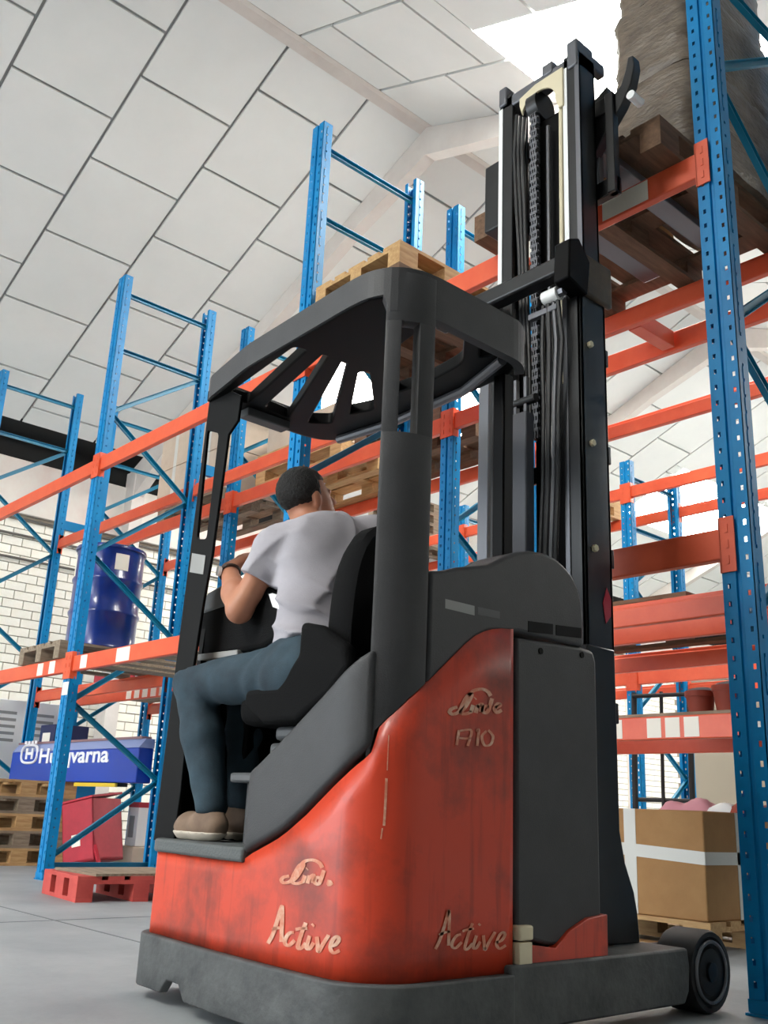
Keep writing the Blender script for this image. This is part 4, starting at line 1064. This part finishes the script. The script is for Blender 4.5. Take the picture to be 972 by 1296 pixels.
def f_torso(P, e=0.0):
    d = sd_ell(P, chest + np.array([0, 0, .0]), (.125+e, .185+e, .20+e))
    d = smin(d, sd_ell(P, waist, (.115+e, .155+e, .17+e)), .08)
    d = smin(d, sd_ell(P, pel + np.array([0, 0, .03]), (.125+e, .165+e, .13+e)), .06)
    d = smin(d, sd_caps(P, shL, neck0 + np.array([0, 0, -.02]), .062+e, .06+e), .05); d = smin(d, sd_caps(P, shR, neck0 + np.array([0, 0, -.02]), .062+e, .06+e), .05)
    return d
def f_legs(P, e=0.0):
    d = np.minimum(sd_caps(P, hipL, knL, .088+e, .062+e), sd_caps(P, hipR, knR, .088+e, .062+e))
    d = smin(d, np.minimum(sd_caps(P, knL, .55*knL+.45*anL, .060+e, .057+e), sd_caps(P, knR, .55*knR+.45*anR, .060+e, .057+e)), .03)
    d = smin(d, np.minimum(sd_caps(P, .55*knL+.45*anL, anL, .057+e, .040+e), sd_caps(P, .55*knR+.45*anR, anR, .057+e, .040+e)), .03)
    return d
def f_foot(P, an, e=0.0, ang=0.0):
    c, s_ = math.cos(ang), math.sin(ang); d_ = np.array([-c, s_, 0]); z0 = .472
    heel = np.array([an[0], an[1], z0+.04]) + d_*-.035; ball = np.array([an[0], an[1], z0+.034]) + d_*.12; toe = np.array([an[0], an[1], z0+.030]) + d_*.185
    d = sd_caps(P, heel, ball, .034+e, .037+e); d = smin(d, sd_caps(P, ball, toe, .037+e, .026+e), .02); d = smin(d, sd_caps(P, an, heel*.6+ball*.4, .036+e, .036+e), .03)
    return np.maximum(d, (z0+.004-e) - P[:, 2])
def f_body(P):
    d = smin(f_torso(P, -.012), f_head(P), .03); d = smin(d, f_arms(P), .03); d = smin(d, f_hand(P), .01); d = smin(d, f_hand(P, -1, hndR), .01)
    d = smin(d, f_legs(P, -.012), .05); d = np.minimum(d, f_foot(P, anL, -.008)); d = np.minimum(d, f_foot(P, anR, -.008, .1)); return d
allp = np.array([pel, chest, headc, shL, elL, wrL, shR, hipL, knL, anL, hipR, knR, anR, elR, wrR, hd1])
lo = allp.min(0) - .22; hi = allp.max(0) + .2; lo[2] = .46
organic('body', 'skin', f_body, lo, hi, .0075)
# t-shirt
def wob(P, a=.004): return a*(np.sin(P[:, 2]*46 + P[:, 1]*38 + 6*np.sin(P[:, 0]*9)) + .6*np.sin(P[:, 2]*70 - P[:, 0]*60 + 3*P[:, 1]*11))
slL = shL + (elL-shL)*.52; slR = shR + (elR-shR)*.55
def f_shirt(P):
    d = f_torso(P, .008)
    s = smin(sd_caps(P, shL, slL, .070, .066), sd_caps(P, shR, slR, .070, .066), .01); d = smin(d, s, .035)
    low_ = np.clip((chest[2] - .02 - P[:, 2])/.14, 0, 1); arm_ = np.clip(1 - np.linalg.norm(P - (shL*.7+chest*.3), axis=1)/.17, 0, 1)
    cr = lambda q: (1 - np.abs(np.sin(q)))**2
    d = d - .013*low_*cr(34*(P[:, 2] + .5*P[:, 1] + .25*P[:, 0]) + 1.3*np.sin(P[:, 1]*15)) - .016*arm_*cr(44*(.8*P[:, 1] + .7*P[:, 2] - .3*P[:, 0])) - .010*cr(17*P[:, 2] - 24*P[:, 1] + 2*np.sin(9*P[:, 0]))
    # hem, cuffs and neckline
    upd = (chest-pel)/np.linalg.norm(chest-pel)
    d = np.maximum(d, -((P - (pel + upd*.065)) @ upd))
    for a, b_ in ((shL, slL), (shR, slR)):
        ax = (b_-a)/np.linalg.norm(b_-a); t = (P-b_) @ ax; near = np.linalg.norm(P - b_, axis=1) < .13
        d = np.where(near, np.maximum(d, t), d)
    nd = (neck1-neck0)/np.linalg.norm(neck1-neck0); d = np.where(np.linalg.norm(P-neck1, axis=1) < .12, np.maximum(d, (P-neck0) @ nd - .018), d)
    return d
lo2 = np.array([chest, pel, shL, shR, elL, elR]).min(0) - .2; hi2 = np.array([chest, shL, shR, neck1, pel]).max(0) + .22
organic('t_shirt', 'shirt_grey', f_shirt, lo2, hi2, .0065)
# jeans
def f_jeans(P):
    d = smin(f_legs(P, .010), sd_ell(P, pel + np.array([0, 0, .01]), (.145, .178, .14)), .06)
    d = d + .35*wob(P*np.array([1.2, .7, .6]), .006)
    upd = (chest-pel)/np.linalg.norm(chest-pel); d = np.maximum(d, ((P - (pel + upd*.12)) @ upd))
    return np.maximum(d, (anL[2]-.022) - P[:, 2])
lo3 = np.array([pel, hipL, knL, anL, hipR, knR, anR]).min(0) - .22; hi3 = np.array([pel, hipL, knL, hipR, knR]).max(0) + .24
jn = organic('jeans', 'denim', f_jeans, lo3, hi3, .0085)
# hair cap
def f_hair(P):
    d = sd_ell(P, hp(0, -.016, .034), (.081, .098, .091), HR) + .0025*np.sin(P[:, 0]*210)*np.sin(P[:, 1]*190)*np.sin(P[:, 2]*205)
    q = (P-headc) @ HR
    face = np.maximum(q[:, 1] - .045 - .35*np.maximum(q[:, 2]-.03, 0), q[:, 2] - .075)
    d = np.maximum(d, np.where(q[:, 1] > .02, .068*0 + (.055 - q[:, 2]), -1))
    d = np.maximum(d, np.where(q[:, 1] <= .02, (-.012 - .062*np.clip((-q[:, 1]+.02)/.06, 0, 1)) - q[:, 2], -1))
    return d
organic('hair', 'hair', f_hair, headc-.15, headc+.16, .0045)
# shoes
for an, a_ in ((anL, 0), (anR, .1)):
    sh = organic('shoe', 'shoe_tan', lambda P: np.maximum(f_foot(P, an, .006, a_), P[:, 2] - (an[2]-.012)), np.array([an[0]-.30, an[1]-.1, .462]), np.array([an[0]+.14, an[1]+.1, an[2]+.06]), .006)
    organic('sole', 'shoe_sole', lambda P: np.maximum(f_foot(P, an, .010, a_), P[:, 2] - .492), np.array([an[0]-.30, an[1]-.1, .455]), np.array([an[0]+.14, an[1]+.1, .51]), .006, parent=sh)
# wrist watch
wv = (wrL-elL)/np.linalg.norm(wrL-elL); u1 = np.cross(wv, [0, 1, 0]); u1 /= np.linalg.norm(u1); u2 = np.cross(wv, u1); wc_ = elL + (wrL-elL)*.93
ringp = [tuple(wc_ + (u1*math.cos(2*math.pi*i/24) + u2*math.sin(2*math.pi*i/24))*.0335) for i in range(24)]
wt = MB().tube(ringp, .007, 8, closed=True).build('watch', mat('watch_strap', (60, 40, 30), .5), person, PR)
cdir = np.array(CAM) - wc_; cdir -= wv*(cdir @ wv); cdir /= np.linalg.norm(cdir); side_ = np.cross(wv, cdir); wd = (cdir*.5 - side_*(.86 if side_ @ np.array(RT) > 0 else -.86)); wd /= np.linalg.norm(wd)
MB().tube([tuple(wc_ + wd*.034), tuple(wc_ + wd*.046)], .018, 18).build('watch_case', 'steel_sheen', wt, PR)
# paper lying on the console edge
pp = yplane([(340, 752), (352, 755), (366, 768), (363, 775), (345, 768)], -1.425)
tag(MB().prism(pp, (0, .014, .006)).build('folded_paper', 'paper', smooth=False), 'folded white paper sheets on the console in front of the driver', 'paper')
# far odds and ends
def pot(loc, r, h, label, m='terracotta'):
    t = empty('bucket', loc); tag(t, label, 'bucket', 'brown buckets beyond the low beam')
    MB().lathe([(0, 0), (r*.8, 0), (r, h), (r*1.08, h), (r*1.08, h+.03), (r*.95, h+.03), (r*.85, h-.02), (0, h-.03)], (0, 0, 0), 24).build('bucket_body', m, t)
    MB().tube([(r*math.cos(R(a)), 0, h+.03+r*.22*math.sin(R(a))) for a in range(0, 181, 20)], .008, 6).build('handle', 'galvanised', t)

for (a_, r_, h_, w_) in ((888, .075, .10, 'smaller'), (926, .085, .12, 'larger')):
    q = on_y(a_, 912, R2+.25); pot((q[0], q[1], L0+.0605+.018), r_, h_, '%s brown bucket on the low board behind the big carton' % w_)
tag(MB().box(-1.5, -.08, R2+.03, R2+DEP-.03, L0+.0605, L0+.0785).build('shelf_board', 'wood_grey', smooth=False), 'thin board under the brown buckets above the big carton', 'board')
# pink bundle on the carton
pc_ = on_y(893, 975, 1.75); pb = empty('pink_bundle', (pc_[0], 1.72, PH+bh)); tag(pb, 'pink and white cloth bundle on top of the big carton', 'bundle')
rg2 = random.Random(4)
for i, (cx_, w_, h_, m_) in enumerate(((-.06, .16, .085, 'pink_cloth'), (.12, .13, .06, 'box_white'), (.26, .12, .075, 'terracotta'))):
    g = []
    for t in range(13):
        u = t/12; row = []
        for j in range(13):
            v = j/12; e = min(1.0, 1.6*max(0.0, math.sin(math.pi*u)*math.sin(math.pi*v))**.5)*.8
            row.append((cx_ + (u-.5)*2*w_, (v-.5)*.22, .001 + h_*e*(.8 + .25*math.sin(9*u+5*v+i) + rg2.uniform(-.08, .08))))
        g.append(row)
    MB().sheet(g).build('cloth_fold', m_, pb, ang=80)
# black hand truck in the far aisle
hq = on_y(838, 1000, 3.3); ht = empty('hand_truck', (hq[0], 3.3, 0), R(10)); tag(ht, 'black steel hand truck standing in the aisle beyond the big carton', 'hand truck')
for xx in (-.22, .0, .22): MB().tube([(xx, 0, .12), (xx, .02, .9), (xx, .06, 1.55)], .022 if xx else .014, 10).build('upright', 'black_rubber', ht)
for zz in (.35, .75, 1.15, 1.52): MB().tube([(-.22, .03, zz), (.22, .03, zz)], .016, 8).build('cross_bar', 'black_rubber', ht)
MB().box(-.24, .24, -.25, .0, .0, .015).build('toe_plate', 'black_rubber', ht, bev=.003)
MB().box(-.24, .24, -.01, .02, .0, .3).build('back_plate', 'black_rubber', ht, bev=.003)
for xx in (-.27, .27):
    wo = MB().tube([(xx, .12 + .10*math.cos(2*math.pi*i/24), .13 + .10*math.sin(2*math.pi*i/24)) for i in range(24)], .03, 8, closed=True).build('tyre', 'black_rubber', ht)
    MB().tube([(xx-.02, .12, .13), (xx+.02, .12, .13)], .075, 20).build('wheel_disc', 'steel_grey', wo)
